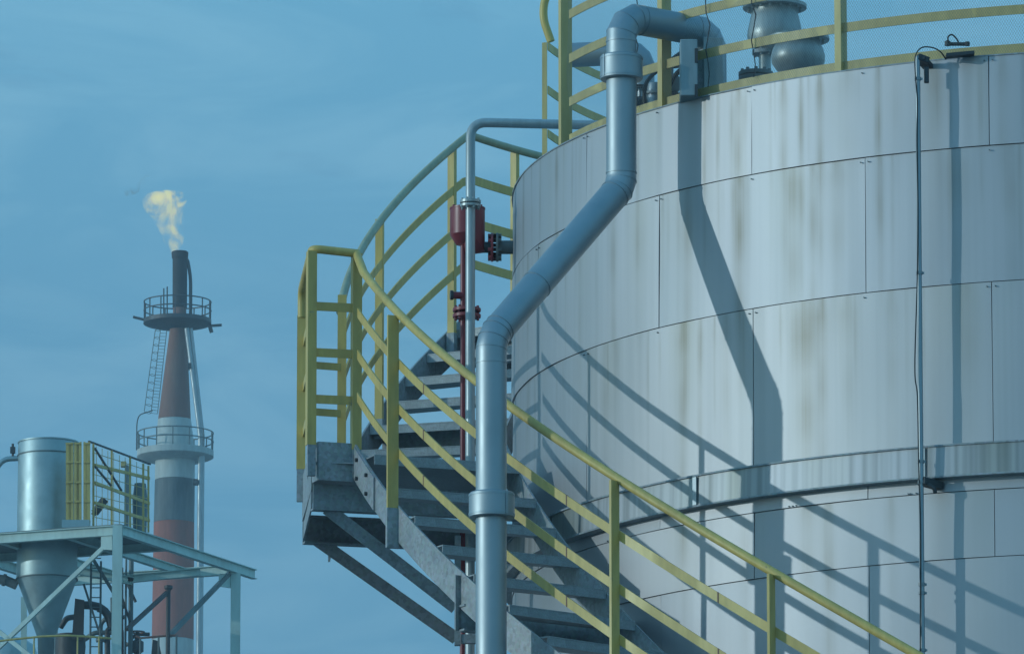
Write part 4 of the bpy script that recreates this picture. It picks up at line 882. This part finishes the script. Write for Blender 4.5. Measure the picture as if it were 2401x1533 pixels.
m = MB(); m.tube(arc([fa(430,602), fa(440,610), fa(447,650), fa(447,742)], .4, 5), .09, 10); part('pilot_pipe', m, M['dark'], fs_)
for x, py0 in ((384,676),(392,672)): m = MB(); m.cyl(fa(x,748), fa(x,py0), .035, 6); part('antenna_post', m, M['dark'], fs_)
for a, b, r_ in (((440,778),(472,1030),.16),((450,778),(478,1030),.10)): m = MB(); q = Vector((0,-.9,0)); m.tube([fa(*a)+q, fa(*b)+q, Vector((fa(b[0]-4,1533).x, YT-.9, 0))], r_*.85, 14); part('side_pipe', m, M['pipe'], fs_)
m = MB(); m.abox(fa(443,873)-Vector((0,1.2,0)), fa(450,861)+Vector((0,-.6,0))); part('junction_box', m, M['dark'], fs_)
m = MB(); m.abox(fa(455,1143)-Vector((0,1.2,0)), fa(465,1132)+Vector((0,-.6,0))); part('junction_box', m, M['dark'], fs_)
# caged ladder down the left side
lad = None
stl = [((366,784),(341,975)),((378,784),(357,978)),((393,784),(372,980))]
for a, b in stl: m = MB(); m.tube([fa(*a)-Vector((0,1.0,0)), fa(*b)-Vector((0,1.3,0))], .020, 6); o = part('ladder_stile', m, M['steel2'], fs_)
for k in range(27): t = k/26; m = MB(); m.cyl(Vector(fa(378,784)).lerp(fa(357,978), t)-Vector((0,1.15,0)), Vector(fa(393,784)).lerp(fa(372,980), t)-Vector((0,1.15,0)), .013, 5); part('ladder_rung', m, M['steel2'], fs_)
for k in range(12): t = k/11; m = MB(); a = Vector(fa(366,784)).lerp(fa(341,975), t)-Vector((0,1.1,0)); b = Vector(fa(378,784)).lerp(fa(357,978), t)-Vector((0,1.1,0)); m.tube([b, b.lerp(a,.4)+Vector((0,-.3,0)), a, b.lerp(a,.4)+Vector((0,.3,0)), b], .013, 5); part('ladder_hoop', m, M['steel2'], fs_)
m = MB(); m.tube(arc([fa(358,962), fa(326,972), fa(321,990), fa(320,1055)], .3, 4), .03, 6); part('ladder_exit_rail', m, M['dark'], fs_)

# ------------------------------------------------------------------ flame and a scrap of soot: light-giving gas inside a shaped hull
def gas(name, label, cat, prof, col1, col2, stren, dens, sc, lo, hi):
    m = MB(); n = 24; vs = []; fs = []
    for (xl, xr, py) in prof:
        a, b = fa(xl, py), fa(xr, py); c_ = (a+b)/2; rr = (b.x-a.x)/2
        for k in range(n): t = 2*pi*k/n; vs.append((c_.x+rr*cos(t), YT+rr*.8*sin(t), c_.z))
    for i in range(len(prof)-1):
        for k in range(n): a, b = i*n+k, i*n+(k+1) % n; fs.append((a, b, b+n, a+n))
    fs += [tuple(range(n-1,-1,-1)), tuple((len(prof)-1)*n+k for k in range(n))]
    m.add(vs, fs); mt = bpy.data.materials.new(name); mt.use_nodes = True; t = mt.node_tree; t.nodes.clear()
    o_ = N(t, 'ShaderNodeOutputMaterial'); pv = N(t, 'ShaderNodeVolumePrincipled'); L(t, pv.outputs[0], o_.inputs['Volume'])
    tc = N(t, 'ShaderNodeTexCoord'); mp = N(t, 'ShaderNodeMapping'); mp.inputs['Scale'].default_value = (1, 1, .8); L(t, tc.outputs['Object'], mp.inputs[0])
    nz = N(t, 'ShaderNodeTexNoise', ins={'Scale': sc, 'Detail': 5.0, 'Roughness': .6, 'Distortion': 1.8}); L(t, mp.outputs[0], nz.inputs['Vector'])
    rp_ = ramp(t, nz.outputs[0], [(lo, 0.0), (hi, 1.0)])
    # thin out towards the hull (radial falloff in a lookup of the hull's own width is approximated by the noise edge)
    e = N(t, 'ShaderNodeMath', operation='MULTIPLY', ins={1: stren}); L(t, rp_.outputs[0], e.inputs[0]); L(t, e.outputs[0], pv.inputs['Emission Strength'])
    cr = ramp(t, nz.outputs[0], [(lo, col1), (min(hi+.1, 1), col2)]); L(t, cr.outputs[0], pv.inputs['Emission Color'])
    d = N(t, 'ShaderNodeMath', operation='MULTIPLY', ins={1: dens}); L(t, rp_.outputs[0], d.inputs[0]); L(t, d.outputs[0], pv.inputs['Density'])
    pv.inputs['Color'].default_value = (.35,.28,.18,1); pv.inputs['Anisotropy'].default_value = .3
    b0 = fa((prof[0][0]+prof[0][1])/2, prof[0][2]); o = part(name, m, mt, loc=b0); props(o, label, cat, kind='thing'); return o
gas('flare_flame', 'ragged yellow flame leaning left from the tip of the flare stack', 'flame',
    [(398,412,600),(392,420,588),(385,430,570),(378,434,552),(370,430,535),(358,430,518),(344,434,500),(334,438,485),(332,439,470),(345,436,456),(365,425,450)],
    (1.0,.52,.0), (1.0,.78,.0), 1.9, .5, .62, .46, .62)
gas('soot_puff', 'thin brown soot wisp adrift to the upper left of the flame', 'smoke',
    [(288,300,461),(286,316,456),(292,328,449),(302,330,442),(322,338,430),(336,350,414),(348,356,404)], (.5,.25,.05), (.6,.35,.1), .12, .8, 1.1, .46, .62)

# ------------------------------------------------------------------ thin air haze over the whole site
hb = MB(); hb.abox((-260, -60, -1), (260, 470, 100)); hm = bpy.data.materials.new('air_haze'); hm.use_nodes = True; t = hm.node_tree; t.nodes.clear()
o_ = N(t, 'ShaderNodeOutputMaterial'); pv = N(t, 'ShaderNodeVolumePrincipled', ins={'Density': .0006, 'Anisotropy': .1}); pv.inputs['Color'].default_value = (.85,.93,1,1); L(t, pv.outputs[0], o_.inputs['Volume'])
hz = part('haze', hb, hm, smooth=False); hz['kind'] = 'stuff'
